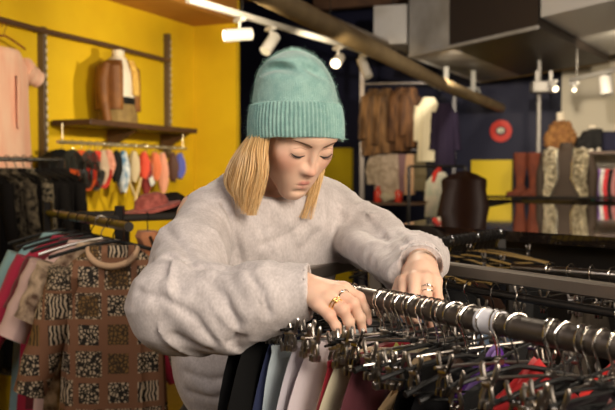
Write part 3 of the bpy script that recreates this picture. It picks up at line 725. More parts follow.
hk = [(292, 0, 14), (300, 1, 20), (308, 0, 8), (314, 0, 16), (321, 0, 14), (328, 0, 6), (336, 0, 12),
      (347, 0, 6), (353, 0, 16), (361, 0, 4), (381, 0, 12), (386, 1, -4), (393, 0, 6), (399, 0, 10), (405, 0, -2), (411, 3, 8), (418, 0, -10), (424, 1, 12),
      (431, 2, 4), (438, 0, 18), (445, 0, 6), (456, 1, -14), (466, 0, 10), (472, 2, -6), (487, 2, 0), (497, 0, 16), (503, 3, 6), (519, 2, -16), (550, 0, 20), (556, 1, 6), (568, 2, -6), (583, 0, 14), (592, 1, 8), (605, 0, 2), (619, 0, 6), (634, 2, 10)]
LG = ' hooked on the round rail in front of the person'
hang = []
for i, (px, k, yj) in enumerate(hk):
    rr = random.Random(i*13+5); p = at_px(px)
    h = put_hanger(k, p, YB+math.radians(yj*1.1), LG, 'on the round rail', roll=math.radians(rr.uniform(-9, 5))); hang.append((h, px, k))
# garments by hanger index: (index, kind colour, label)
GA = [(0, 'black', (.003, .003, .0035), 'black trousers hanging by the grey sweatshirt, the furthest back on the round rail', 'trousers'),
 (1, 'black2', (.004, .004, .004), 'black skirt hanging between the black trousers and the navy skirt', 'skirt'),
 (3, 'navy', (.012, .02, .07), 'navy blue skirt hanging beside the black trousers under the round rail', 'skirt'),
 (5, 'pale_blue', (.46, .54, .58), 'pale blue skirt hanging below the cuff of the grey sleeve', 'skirt'),
 (7, 'pale_grey', (.52, .48, .52), 'pale lilac grey skirt hanging next to the pale blue one', 'skirt'),
 (8, 'off_white', (.66, .58, .60), 'off-white skirt hanging between the pale grey skirt and the dark red one', 'skirt'),
 (10, 'dark_red', (.28, .006, .020), 'dark red lace skirt hanging below the hand with the gold rings', 'skirt'),
 (11, 'beige', (.62, .46, .31), 'beige skirt hanging next to the dark red lace skirt', 'skirt'),
 (12, 'cream', (.70, .62, .44), 'cream skirt with soft folds hanging beside the burgundy velvet', 'skirt'),
 (15, 'burgundy', (.070, .007, .014), 'burgundy velvet skirt hanging in the middle of the round rail', 'skirt'),
 (19, 'black3', (.004, .004, .004), 'black skirt hanging right beside the burgundy velvet one', 'skirt'),
 (22, 'black5', (.006, .006, .007), 'black pleated skirt hanging below the purple top', 'skirt'),
 (25, 'black6', (.009, .009, .009), 'black trousers hanging near the red top on the round rail', 'trousers'),
 (28, 'black7', (.007, .007, .007), 'black skirt hanging beyond the red top on the round rail', 'skirt'),
 (31, 'black8', (.012, .008, .010), 'black skirt hanging towards the near end of the round rail', 'skirt'),
 (33, 'black9', (.006, .006, .007), 'black skirt nearest the camera on the round rail', 'skirt')]
for i, nm, col, lab, cat_ in GA:
    h = hang[i][0]; w = {0: .17, 1: .16, 3: .125, 5: .145, 7: .125, 8: .12, 10: .142, 11: .10, 12: .13, 15: .12}.get(i) or (.115 if hang[i][2] != 1 else .125)
    o = clip_garment(cat_, fabric(nm, col), w=w, L=.62, seed=i, thick=.013, waves=3+i % 3)
    o.location = h.location; o.rotation_euler = h.rotation_euler; tag(o, lab, cat_)
# draped tops (purple, red) on shoulder hangers
def draped_top(name, mat_, half=.16, L=.5, seed=1, sleeves=True, slope=.05, z0=-.046, dep=.016):
    rr = random.Random(seed); n = 64; rows = 26; vs = []; ph = [rr.uniform(0, 6) for _ in range(5)]
    for i in range(rows+1):
        t = i/rows
        for k in range(n):
            a = 2*PI*k/n; v = math.cos(a); s2 = math.sin(a)
            hw = .035+(half-.035)*min(1, t*7)**.6 if t < .15 else half*(1+.10*(t-.15))
            zz = z0-L*t-(slope*abs(v)**1.2)*(1-t); am = .012*min(1, max(0, t-.05)*3)
            f_ = am*(math.sin(v*8+ph[0])+.6*math.sin(v*15+ph[1]+t*3))
            d_ = (.006+dep*min(1, t*4))
            vs.append((f_+s2*d_, v*hw, zz))
    fs = [(i*n+k, i*n+(k+1) % n, (i+1)*n+(k+1) % n, (i+1)*n+k) for i in range(rows) for k in range(n)]+[tuple(range(n))[::-1], tuple(rows*n+k for k in range(n))]
    q = MB(); q.add(vs, fs); o = q.build(name, mat_)
    if sleeves:
        for s2 in (-1, 1):
            q = MB(); pts = []; rs = []
            for j in range(10):
                t = j/9; pts.append((.006*math.sin(j*1.3+ph[2]), s2*(half*.93+.05*t-.02*t*t), z0-slope-.012-.30*sleeves*t)); rs.append(.030-.010*t+.003*math.sin(j*1.7))
            q.tube(pts, rs, 16, flat=1); q.build('sleeve', mat_, o)
    return o
for i, nm, col, lab, L, slv, hf in ((23, 'purple', (.10, .012, .26), 'bright purple satin top draped on a hanger behind the round rail', .26, 0, .085), (21, 'brown_silk', (.10, .05, .03), 'dark brown top on a hanger beside the purple satin top', .5, 0, .15), (27, 'red', (.50, .012, .015), 'bright red top draped on a hanger below the round rail', .20, 0, .085), (34, 'rust', (.20, .02, .012), 'dark rust top hanging at the near end of the round rail', .5, 0, .16), (13, 'olive_yellow', (.40, .34, .03), 'olive yellow top squeezed behind the cream skirt', .45, 0, .10), (17, 'tan', (.45, .30, .14), 'tan top squeezed between black skirts on the round rail', .35, 0, .12), (7, 'lime', (.55, .62, .01), 'lime yellow top peeping out behind the dark red lace skirt', .45, 0, .105)):
    h = hang[i][0]; o = draped_top('blouse', fabric(nm, col, .45 if nm == 'purple' else .8), hf, L, i, slv); o.location = h.location+(Vector((0, 0, .004))+N1*(.055 if i == 23 else .035) if i in (23, 27) else Vector((0, 0, -.012))); o.rotation_euler = h.rotation_euler; tag(o, lab, 'blouse')
# white size marker wrapped round the rail
p = at_px(492.5); q = MB(); q.tube([p-T1*.018, p+T1*.018], .0170, 24); 
tag(q.build('size_marker', mm('white_tag', (.72, .72, .78), .5)), 'small white size marker clipped round the black rail', 'marker')
# ---- garments and hangers on the back rail of the same rack (arms under the grey bar)
TB = (B1-B0).normalized(); YBB = math.atan2(TB.y, TB.x)
LB = ' hanging just under the flat grey back bar'
cols = [('k1', (.008, .008, .008)), ('denim', (.07, .11, .17)), ('k2', (.01, .009, .01)), ('k3', (.012, .01, .012))]
for j, (t, k, yj) in enumerate(((.10, 2, 10), (.16, 0, 20), (.21, 2, 6), (.27, 1, 14), (.33, 2, 0), (.40, 0, 20), (.47, 2, 12), (.70, 0, -10), (.78, 2, 4), (.86, 2, -8), (.95, 1, 6), (1.05, 2, 0))):
    p = B0+TB*t+Vector((0, 0, -.036)); h = put_hanger(k, p, YBB+math.radians(yj), LB, 'under the grey bar', roll=math.radians(random.Random(j).uniform(-5, 5)))
    if j in (1, 3, 5, 9, 11):
        nm, col = cols[j % 4]; lab = {1: 'black skirt behind the rings and fingers of the far hand', 3: 'black skirt under the start of the grey bar', 5: 'blue-grey denim skirt hanging under the grey bar', 9: 'blue denim skirt with chrome clip below the grey bar', 11: 'black skirt at the near end of the grey bar'}[j]
        o = clip_garment('skirt', fabric(nm, col), w=.12, L=.6, seed=40+j, thick=.008); o.location = p+Vector((0, 0, 0)); o.rotation_euler = h.rotation_euler; tag(o, lab, 'skirt')
    if j in (7, 6, 0):
        nm, col, lab = {7: ('scarlet', (.55, .015, .01), 'scarlet red top hanging by a chrome clip between the two bars'), 6: ('k4', (.012, .012, .012), 'black top hanging between the denim skirts'), 0: ('k5', (.014, .012, .012), 'black top hanging behind the crossing end bar')}[j]
        o = draped_top('blouse', fabric(nm, col), .14, .5, 60+j, 0); o.location = p+Vector((0, 0, -.012)); o.rotation_euler = h.rotation_euler; tag(o, lab, 'blouse')

# ================= SECOND RACK (black rail going back) =================
R0 = Vector((.235, 2.235, ZR)); RD = Vector((.556, .831, 0)).normalized(); R1 = R0+RD*.74; RN = Vector((.83, -.556, 0)).normalized()
r2 = empty('clothes_rack', (0, 0, 0), 0, 'black clothes rack behind the grey bar, running back to the glossy counter', 'clothes rack')
q = MB(); q.tube([R0, R1], .016, 20); q.build('rail', blackmetal, r2)
for e in (R0, R1): MB().box((e.x, e.y, (ZR-.016)/2), (.03, .03, ZR-.016), b=.003).build('leg', blackmetal, r2, smooth=False)
for e in (R0, R1): bar((e-RN*.22).xy.to_3d()+Vector((0, 0, .03)), (e+RN*.22).xy.to_3d()+Vector((0, 0, .03)), .035, .03, blackmetal, 'foot', r2)
YR = math.atan2(RD.y, RD.x); L2 = ' on the black rail running back to the counter'
brass = mm('brassy_wood', (.34, .22, .07), .35)
protos.append(make_shoulder_hanger('shirt_hanger', brass, .2, .03, blackmetal)); protos.append(make_shoulder_hanger('shirt_hanger', blackplastic, .2, .04, blackmetal)); used += [False]*2
for j in range(22):
    t = .035+j*.032; p = R0+RD*t; rr = random.Random(j+200); k = (5, 4, 5, 0, 5, 4)[j % 6]
    h = put_hanger(k, p, YR+math.radians(rr.uniform(-14, 4)), L2, 'on the black rail', roll=math.radians(rr.uniform(-4, 8)))
    if j % 3 == 1:
        nm = ['black top hanging first on the black rail', 'charcoal top second in the row on the black rail', 'black top third in the row on the black rail', 'dark brown top midway along the black rail', 'black velvet top past the middle of the black rail', 'dark grey top near the end of the black rail', 'black top last before the glossy counter'][j//3]
        o = draped_top('blouse', fabric('rk%d' % j, [(.012, .011, .01), (.02, .02, .02), (.01, .01, .01), (.04, .02, .012), (.008, .008, .01), (.03, .03, .03), (.01, .01, .01)][j//3]), .19, .6, j+90, 0, .03, -.055); o.location = p; o.rotation_euler = h.rotation_euler; tag(o, nm, 'blouse')
# third rack at the right edge, hangers with chrome clips
K0 = Vector((.50, 2.08, ZR-.03)); KD = Vector((.75, -.66, 0)).normalized(); K1 = K0+KD*.75
r3 = empty('clothes_rack', (0, 0, 0), 0, 'thin chrome rack by the right edge, full of chrome clip hangers', 'clothes rack')
q = MB(); q.tube([K0, K1], .010, 16); q.build('rail', dullchrome, r3)
for e in (K0, K1):
    MB().box((e.x, e.y, (e.z-.01)/2), (.025, .025, e.z-.01), b=.003).build('leg', blackmetal, r3, smooth=False)
    bar((e.x-.15, e.y-.15, .03), (e.x+.15, e.y+.15, .03), .03, .03, blackmetal, 'foot', r3)
YK = math.atan2(KD.y, KD.x)
for j in range(12):
    p = K0+KD*(.10+j*.05); rr = random.Random(j+400)
    h = put_hanger((0, 3, 1)[j % 3], p, YK+math.radians(rr.uniform(-25, 10)), ' on the thin rack by the right edge', 'by the right edge', roll=math.radians(rr.uniform(-6, 6)))
    if j in (2, 5, 9):
        o = clip_garment('skirt', fabric('r3%d' % j, [(.06, .015, .01), (.01, .01, .01), (.05, .04, .03)][j % 3]), .12, .5, j+70, thick=.007); o.location = p; o.rotation_euler = h.rotation_euler
        tag(o, {2: 'dark grey-brown skirt first on the thin rack by the right edge', 5: 'charcoal brown skirt in the middle of the thin rack', 9: 'dark reddish skirt last on the thin rack by the right edge'}[j], 'skirt')
# ================= GLOSSY COUNTER =================
zc = CAMZ-.19
A = Vector((.355, 3.30)); Bc = A+Vector((1.03, 2.5)).normalized()*2.7; Dc = Vector((1.25, 2.23)); Cc = Dc+(Bc-A)*1.0
pl = [A, Dc, Cc, Bc]
cnt = empty('display_counter', (1.2, 3.6, 0), 0, 'large glossy black display counter reflecting the boots and the sequinned waistcoat', 'counter')
def slab(name, z0, z1, mat_, ins=0, par=None, tr=(1.2, 3.6)):
    c = sum(pl, Vector((0, 0)))/4; P = [p+(c-p).normalized()*ins for p in pl]; n = 4
    vs = [(p.x-tr[0], p.y-tr[1], z0) for p in P]+[(p.x-tr[0], p.y-tr[1], z1) for p in P]
    q = MB(); q.add(vs, [(3, 2, 1, 0), (4, 5, 6, 7)]+[(i, (i+1) % 4, (i+1) % 4+4, i+4) for i in range(4)]); return q.build(name, mat_, par, smooth=False)
slab('top', zc-.035, zc, mm('black_gloss', (.012, .009, .008), .06, coat=1), 0, cnt)
slab('cabinet', .08, zc-.035, mm('black_laminate', (.015, .013, .012), .35), .12, cnt)
slab('plinth', 0, .08, blackmetal, .2, cnt)
# ================= LEFT WALL FITTINGS =================
def onL(px, off=0.0, z=None, py=None):
    d = W(px, 175, 1); d.z = 0; t = ((wc+V2*off).dot(V2))/d.dot(V2); p = d*t
    if py is not None: z = W(px, py, p.y).z
    return Vector((p.x, p.y, z or 0))
AL = math.atan2(U2.y, U2.x)
darkwood = mm('dark_wood', (.10, .045, .02), .5, var=((.06, .028, .013), 8, (1, 1, 8)))
def slotted(px, y0, y1, label):
    p0, p1 = onL(px, .025, py=y0), onL(px, .025, py=y1); o = empty('wall_upright', (p0.x, p0.y, p1.z), AL, label, 'shelf upright')
    H = p0.z-p1.z; MB().box((0, 0, H/2), (.030, .05, H), b=.002).build('channel', mm('upright_steel', (.16, .12, .09), .45, .6), o, smooth=False)
    q = MB(); n = int(H/.05)
    for i in range(n): q.box((0.008, -.0265, .03+i*.05), (.010, .004, .026)); pass
    q.build('slots', mm('slot_pale', (.75, .68, .55), .5), o, smooth=False); return o
slotted(43.5, 27, 178, 'slotted steel upright on the yellow wall between the peach blouse and the mannequin')
slotted(168, 34, 158, 'slotted steel upright on the yellow wall near the corner')
q = MB(); q.tube([onL(-14, .07, py=15), onL(42, .07, py=30), onL(104, .07, py=44), onL(170, .07, py=61)], .017, 12)
for px, py in ((43.5, 30.4), (168, 60.5)):
    p = onL(px, .07, py=py); q.tube([p, p-V2*.06], .01, 8)
tag(q.build('hanging_rail', mm('rail_brown', (.17, .10, .06), .4, .5)), 'long brown hanging rail high along the yellow wall', 'rail')
# shelf
pa, pb = onL(56, .06, py=127), onL(167, .06, py=134); zs = 1.845
sh = empty('wall_shelf', (pa.x, pa.y, zs), AL, 'dark wooden shelf on the yellow wall carrying the jacket mannequin', 'shelf')
Ls = (pb-pa).xy.length
MB().box((Ls/2, -.12, 0), (Ls, .30, .035), b=.004).build('board', darkwood, sh, smooth=False)
for t in (.45, .97):
    q = MB(); q.prism([(0, -.02), (0, -.13), (-.04, -.13), (-.24, -.02)], .03, Matrix.Rotation(PI/2, 4, 'Z') @ Matrix.Rotation(0, 4, 'Z')); q.v = [Vector((v.x+Ls*t, v.y+.02, v.z)) for v in q.v]; q.build('bracket', darkwood, sh, smooth=False)
# rod below with caps and accessories
za = onL(58, .26, py=142).z; ra, rb = onL(58, .26, za), onL(186, .26, za+.0)
zr = (onL(58, .26, py=141).z+onL(180, .26, py=149).z)/2; ra.z = rb.z = zr
rod = empty('accessory_rod', (0, 0, 0), 0, 'thin pale rod under the wooden shelf, hung with caps and small accessories', 'rod')
q = MB(); q.tube([ra, rb], .011, 12); q.build('bar', mm('pale_brass', (.7, .6, .4), .3, .7), rod)
for e in (ra.lerp(rb, .03), ra.lerp(rb, .97)):
    q = MB(); q.tube([e, e+Vector((0, 0, zs-zr-.018))], .004, 8); q.build('drop_bracket', mm('pale_brass', (.7, .6, .4)), rod)
def hookm(par, r=.02):
    q = MB(); wire_hook(q, R=.017, drop=.04, r=.0022); return q.build('hook', chrome, par)
def cap_at(px, w, col, h, label, tilt=0):
    o = empty('cap', (*onL(px, .26).xy, zr), AL+PI/2+tilt, label, 'cap', None); hookm(o)
    q = MB(); m = fabric('cap%d' % px, col, .8); prof = []
    # crown seen from its side: half dome, opening sideways
    vs = []; n = 28; R = 14
    for i in range(R+1):
        t = i/R*PI/2
        for k in range(n):
            a = 2*PI*k/n; r = math.sin(t)**.7; vs.append((w*(1-math.cos(t)) if False else w*(math.cos(t)), r*.112*math.cos(a), -.04-h/2+r*h/2*math.sin(a)))
    q.add(vs, [(i*n+k, i*n+(k+1) % n, (i+1)*n+(k+1) % n, (i+1)*n+k) for i in range(R) for k in range(n)]+[tuple(range(n)), tuple(R*n+k for k in range(n))[::-1]])
    q.build('crown', m, o)
    q = MB(); vs = []
    for i in range(9):
        a = -PI+PI*i/8; vs.append((0, .108*math.cos(a), -.04-h/2+h/2*math.sin(a)*1.0))
    out = [Vector((-.05, v[1]*.8, v[2]-.012)) for v in vs]
    q.add([*vs, *out, *[Vector(v)+Vector((.004, 0, .004)) for v in vs], *[v+Vector((.004, 0, .004)) for v in out]], [(i, i+1, i+10, i+9) for i in range(8)]+[(i+18, i+27, i+28, i+19) for i in range(8)]+[(i+9, i+10, i+28, i+27) for i in range(8)])
    q.build('brim', m, o); return o
cap_at(62, .15, (.01, .01, .01), .25, 'black cap hanging leftmost on the pale rod, white tag below')
cap_at(73, .08, (.035, .035, .03), .24, 'dark grey cap hanging between the black and the orange cap')
cap_at(81.5, .09, (.75, .10, .012), .24, 'bright orange cap hanging on the pale rod')
cap_at(90, .085, (.06, .055, .05), .24, 'charcoal cap hanging between the orange and the red cap')
cap_at(97.5, .06, (.62, .03, .015), .23, 'small red cap hanging on the pale rod')
def rag(px, w, h, col, label, cat_, dz=0, nm=None, var=None, shape=0, dx=0):
    "small hanging accessory: folded cloth loop, pinched at the hook"
    o = empty(nm or cat_.replace(' ', '_'), (*onL(px, .26).xy, zr), AL, label, cat_); hookm(o); o.rotation_euler[2] = AL+math.radians(20)
    rr = random.Random(px); n = 28; R = 16; vs = []; ph = rr.uniform(0, 6)
    for i in range(R+1):
        t = i/R
        if shape == 0: hw = w/2*(.35+.65*min(1, t*3))
        elif shape == 1: hw = w/2*(.25+.75*math.sin(PI*min(1, t*.9+.05)))      # rounded
        else: hw = w/2*(1-.55*t)
        for k in range(n):
            a = 2*PI*k/n; v = math.cos(a); vs.append((v*hw+dx*t, math.sin(a)*(.014+.02*math.sin(PI*t))*(1+.35*math.sin(k*1.7+ph+t*4)), -.04+dz-h*t-.006*math.sin(v*4+ph)))
    q = MB(); q.add(vs, [(i*n+k, i*n+(k+1) % n, (i+1)*n+(k+1) % n, (i+1)*n+k) for i in range(R) for k in range(n)]+[tuple(range(n))[::-1], tuple(R*n+k for k in range(n))])
    q.build('cloth', fabric('rag%d' % int(px*10), col, .7, var=var), o); return o
rag(102.5, .045, .22, (.55, .42, .30), 'beige strappy scarf hanging beside the small red cap', 'scarf', shape=1)
rag(109, .075, .17, (.75, .36, .26), 'pink and cream patterned pouch hanging on the pale rod', 'pouch', var=((.55, .2, .12), 30), shape=2)
rag(116.5, .06, .20, (.012, .012, .012), 'small black pouch between the pink pouch and the blue scarf', 'pouch')
rag(123.5, .12, .27, (.75, .78, .80), 'blue and white patterned scarf bunched on the pale rod', 'scarf', var=((.06, .18, .34), 16), shape=1)
rag(134, .06, .20, (.60, .48, .30), 'beige knotted scarf hanging next to the blue and white scarf', 'scarf')
rag(144, .06, .18, (.72, .07, .03), 'bright red glove hanging on the pale rod', 'glove')
rag(146, .05, .27, (.22, .012, .012), 'dark red scarf tucked behind the bright red glove', 'scarf', dz=-.02)
rag(155, .05, .19, (.80, .20, .08), 'orange-red glove hanging slanted on the pale rod', 'glove', dx=.03)
rag(162.5, .045, .28, (.80, .36, .24), 'coral pink long glove hanging on the pale rod', 'glove', dx=.025)
rag(173, .06, .20, (.10, .04, .025), 'dark brown scarf hanging beside the steel upright', 'scarf', shape=1)
rag(180, .05, .18, (.10, .12, .50), 'blue scarf at the right end of the pale rod', 'scarf', shape=0)
for i, (px, l, lab) in enumerate(((88, .30, 'black beaded necklace loop hanging below the charcoal cap'), (95, .33, 'black beaded necklace loop hanging below the small red cap'))):
    o = empty('necklace', (*onL(px, .29).xy, zr), AL, lab, 'necklace'); q = MB()
    pts = [(.04*math.sin(2*PI*k/28), 0, -.19-.06*i*.2-.085*math.cos(2*PI*k/28)) for k in range(28)]; q.tube(pts, .0075, 6, closed=True); q.tube([(0, 0, .0), (0, 0, -.105)], .002, 5); q.build('beads', mm('bead_black', (.03, .025, .02), .2), o)
for i, (px0, px1) in enumerate(((128, 137), (141, 135))):
    a = onL(px0, .27, py=178); b = onL(px1, .27, py=201)
    q = MB(); q.tube([a, b], .009, 8); tag(q.build('hanging_strap', mm('strap_cream', (.72, .55, .28), .7)), ('cream strap crossing down from the blue and white scarf', 'cream strap dangling below the beige knotted scarf')[i], 'strap')
for px, py, l_ in ((63, 192, 'white cardboard price tag hanging under the black cap'), (152, 181, 'white paper price tag hanging from the orange-red glove')):
    p = onL(px, .31, py=py); o = empty('price_tag', p, AL, l_, 'tag'); MB().box((0, 0, 0), (.05, .003, .085 if px < 100 else .06), b=.001, R=Matrix.Rotation(.0 if px < 100 else -.5, 3, 'Y')).build('card', mm('white_card', (.8, .78, .74), .6), o, smooth=False)
    q = MB(); q.tube([(0, 0, .04), (.0, -.01, .12)], .0012, 4); q.build('string', whitepaint, o)
# ---------- generic worn/hung clothing ----------
def loft(name, rows, mat_, par=None, n=40, fold=0, kf=9, seed=0, shag=0):
    "rows: (x,y,z,rx,ry)"
    rr = random.Random(seed); ph = rr.uniform(0, 6); vs = []; R = []
    for i in range(len(rows)-1):
        for s in range(4): R.append([rows[i][j]*(1-s/4)+rows[i+1][j]*s/4 for j in range(5)])
    R.append(rows[-1]); m = len(R)
    for i, (x, y, z, rx, ry) in enumerate(R):
        t = i/(m-1)
        for k in range(n):
            a = 2*PI*k/n; f_ = 1+fold*min(1, t*2)*(math.sin(kf*a+ph)+.5*math.sin(kf*1.9*a+ph*2+t*2))
            if shag: f_ += shag*mnoise.noise(Vector((math.cos(a)*4, math.sin(a)*4, z*28+seed)))+shag*.6*mnoise.noise(Vector((math.cos(a)*9, math.sin(a)*9, z*60+seed)))
            ca, sa = math.cos(a), math.sin(a); e = .8
            vs.append((x+rx*f_*math.copysign(abs(ca)**e, ca), y+ry*f_*math.copysign(abs(sa)**e, sa), z))
    q = MB(); q.add(vs, [(i*n+k, i*n+(k+1) % n, (i+1)*n+(k+1) % n, (i+1)*n+k) for i in range(m-1) for k in range(n)]+[tuple(range(n))[::-1], tuple((m-1)*n+k for k in range(n))])
    return q.build(name, mat_, par)
def top_g(o, mat_, w=.21, L=.62, d=.06, neck=.07, sl=.25, slr=.055, slang=.35, flare=1.1, fold=.05, hem=None, seed=0, shag=0, slmat=None, body='body'):
    "shirt or coat shape; local origin at neck top, front -y"
    rows = [(0, 0, 0, neck, .035), (0, 0, -.02, neck*1.15, .045), (0, 0, -.05, w*.78, d*.8), (0, 0, -.09, w*.97, d*.95), (0, 0, -.16, w*.97, d), (0, 0, -.28, w*.93, d*1.05), (0, 0, -L*.7, w*(.93+flare)/2, d*1.2), (0, 0, -L, w*flare, d*1.3)]
    b = loft(body, rows, mat_, o, fold=fold, seed=seed, shag=shag)
    if sl:
        for s2 in (-1, 1):
            q = MB(); n = 9; pts = []; rs = []
            for j in range(n):
                t = j/(n-1); pts.append((s2*(w*.86+slang*sl*t), .01*math.sin(t*3), -.085-sl*t*(1-.3*slang))); rs.append(slr*(1-.15*t)*(1+.06*math.sin(j*2+seed)))
            if shag:
                pass
            q.tube(pts, rs, 16); q.build('sleeve', slmat or mat_, o)
    return b
def g_hanger(o_loc, rz, label, group, half=.19, mat_=None):
    h = empty('coat_hanger', o_loc, rz, label, 'hanger', group); q = MB()
    q.M = Matrix.Rotation(PI/2, 4, 'Z'); wire_hook(q, R=.02, drop=.06, r=.0022); q.tube([(0, half*t/6, -.055-.05*abs(t/6)**1.3) for t in range(-6, 7)], .006, 8); q.build('hanger_body', mat_ or blackplastic, h); return h
# peach blouse high on the wall rail
p = onL(6, .13, py=24); FR = AL-.0
bl_ = empty('blouse', p+Vector((0, .0, -.135)), AL+.1, 'peach pink cap-sleeved blouse hanging high on the yellow wall', 'blouse')
pe = fabric('peach_blouse', (.92, .50, .36), .8, var=((.98, .64, .48), 14, (1, 1, .2)))
top_g(bl_, pe, w=.20, L=.80, d=.05, neck=.11, sl=.10, slr=.062, slang=1.4, flare=1.05, fold=.045, seed=3)
q = MB(); q.box((.02, -.075, -.30), (.022, .006, .30), b=.002); q.build('placket', fabric('peach_placket', (.90, .52, .38), .8), bl_)
g_hanger(p+Vector((0, 0, -.01)), AL+.1, 'reddish wooden hanger holding the peach blouse', None, .19, mm('red_wood', (.22, .05, .03), .35))
# mannequin with jacket on the shelf
skinw = mm('mannequin_cream', (.75, .66, .52), .5)
mp_ = onL(119, .20); mo = empty('mannequin', (mp_.x, mp_.y, zs+.018), AL+.1, 'headless mannequin torso in tan jacket, white shirt and dark belt on the shelf', 'mannequin')
H = W(119, 50, mp_.y).z-zs-.018
q = MB(); q.lathe([(.03, H), (.045, H-.005), (.042, H-.06), (.05, H-.09)], n=20, sy=.9); q.build('neck', skinw, mo)
loft('shirt', [(0, 0, H-.05, .05, .045), (0, 0, H-.09, .11, .06), (0, 0, H-.16, .135, .085), (0, -.01, H-.30, .115, .08), (0, 0, H-.34, .112, .08)], mm('white_shirt', (.78, .72, .62), .8), mo, fold=.01)
loft('belt', [(0, -.005, H-.315, .120, .088), (0, -.005, H-.36, .124, .09)], blackplastic, mo, fold=.0)
loft('skirt', [(0, 0, H-.34, .115, .083), (0, 0, H-.42, .145, .10), (0, 0, .0, .15, .10)], mm('olive_skirt', (.30, .20, .07), .8, var=((.22, .14, .05), 20)), mo, fold=.03)
jm = mm('tan_jacket', (.26, .10, .018), .6, var=((.17, .06, .012), 10), bump=(80, .3))
for s2 in (-1, 1):
    loft('jacket_panel', [(s2*.06, 0, H-.075, .03, .06), (s2*.11, 0, H-.12, .055, .09), (s2*.115, 0, H-.22, .05, .095), (s2*.115, 0, H-.36, .045, .095), (s2*.12, 0, H-.40, .047, .095)], jm, mo, fold=.02, seed=s2+3)
    q = MB(); q.tube([(s2*.145, .0, H-.11), (s2*.178, .01, H-.22), (s2*.182, 0, H-.34), (s2*.170, -.02, H-.48)], [.034, .036, .032, .027], 14); q.build('sleeve', jm, mo)
loft('scarf', [(.035, -.075, H-.07, .022, .018), (.045, -.10, H-.15, .030, .016), (.055, -.105, H-.30, .034, .014)], mm('gold_scarf', (.75, .50, .12), .7, var=((.6, .33, .06), 30)), mo, fold=.06)
# ================= BLACK CLOTHES RACK AT THE LEFT =================
zb = W(30, 159, 4.35).z
b0, b1 = W(-40, 160, 4.25), W(62, 160, 4.6); b0.z = b1.z = zb
rb_ = empty('clothes_rack', (0, 0, 0), 0, 'black clothes rack below the peach blouse, crowded with black patterned clothes', 'clothes rack')
q = MB(); q.tube([b0, b1], .012, 12); q.build('rail', blackmetal, rb_)
for e in (b0, b1):
    MB().box((e.x, e.y, zb/2), (.03, .03, zb), b=.003).build('leg', blackmetal, rb_, smooth=False); bar((e.x-.1, e.y-.2, .03), (e.x+.1, e.y+.2, .03), .04, .03, blackmetal, 'foot', rb_)
db = (b1-b0).normalized(); yb = math.atan2(db.y, db.x)
bw = dict(k=fabric('lk', (.006, .005, .005), .95, 0), s=fabric('ls', (.006, .005, .005), .95, 0, var=((.10, .08, .055), 34)), r=fabric('lr', (.10, .008, .014)), f=fabric('lf', (.008, .008, .007), .95, 0, var=((.16, .13, .09), 60)))
for i, (px, kk, L, lab) in enumerate(((-16, 'k', 1.0, 'black dress, first on the black rack below the peach blouse'), (-4, 's', 1.05, 'black dress with pale speckles at the picture edge on the black rack'), (7, 's', 1.0, 'black and cream spotted dress, second in view on the black rack'), (16, 'k', .9, 'plain black dress squeezed between two speckled ones'), (24, 'f', 1.05, 'black top with dense cream flecks on the black rack'), (32, 'k', 1.0, 'plain black dress next to the dark red skirt'), (40, 'r', .95, 'black dress with dark red lower half on the black rack'), (50, 'k', .8, 'large black coat at the end of the black rack under the black cap'), (57, 'k', .62, 'short black jacket last on the black rack'))):
    t = (px-0)/62; d = W(px, 175, 1); d.z = 0; kx = d.x/d.y; tt = (kx*b0.y-b0.x)/(db.x-kx*db.y); p = b0+db*tt
    rz = yb+PI/2+.45
    g_hanger(p, rz, 'black hanger on the black rack below the peach blouse', 'hangers on the black rack by the wall', .18)
    o = empty('dress' if L > .9 else 'jacket', p+Vector((0, 0, -.045)), rz, lab, 'dress' if L > .9 else 'jacket'); m_ = bw[kk] if kk != 'r' else bw['k']
    top_g(o, m_, w=.17, L=L, d=.035, neck=.06, sl=.0 if i % 2 else .3, slr=.035, slang=.15, flare=1.0, fold=.10, seed=i)
    if kk == 'r': loft('lower_panel', [(0, 0, -.52, .168, .062), (0, 0, -.98, .175, .066)], bw['r'], o, fold=.05, seed=2)
# ================= PATTERNED SHIRT RACK =================
zl = CAMZ-.155
rr4 = empty('clothes_rack', (0, 0, 0), 0, 'black steel clothes rack at the left carrying the brown patterned shirt', 'clothes rack')
c0, c1, c2, c3 = W(64, 222, 2.95), W(175, 214, 3.35), W(92, 229, 2.60), W(205, 222, 3.0)
for c in (c0, c1, c2, c3): c.z = zl
c0 = W(66, 220, 3.05); c0.z = zl; near = Vector((-.56, 2.60, zl)); far = Vector((-1.07, 3.52, zl))
q = MB(); q.tube([near+(near-far)*.05, far], .015, 14); q.build('hanging_rail', blackmetal, rr4)
side = [near.lerp(far, .42), near.lerp(far, .42)+Vector((.62, .50, 0))]
q = MB(); q.tube([side[0], side[1]], .014, 12); q.build('side_rail', mm('worn_steel', (.04, .035, .03), .5, .15), rr4)
far2 = far+Vector((.62, .5, 0)); q = MB(); q.tube([near.lerp(far, .75), near.lerp(far, .75)+Vector((.62, .5, 0))], .013, 12); q.build('side_rail', mm('worn_steel', (.10, .085, .065)), rr4)
for e in (far, side[1], far2, side[0]+(side[1]-side[0])*.16): MB().box((e.x, e.y, (zl+.045)/2), (.032, .032, zl+.045), b=.003).build('leg', blackmetal, rr4, smooth=False)
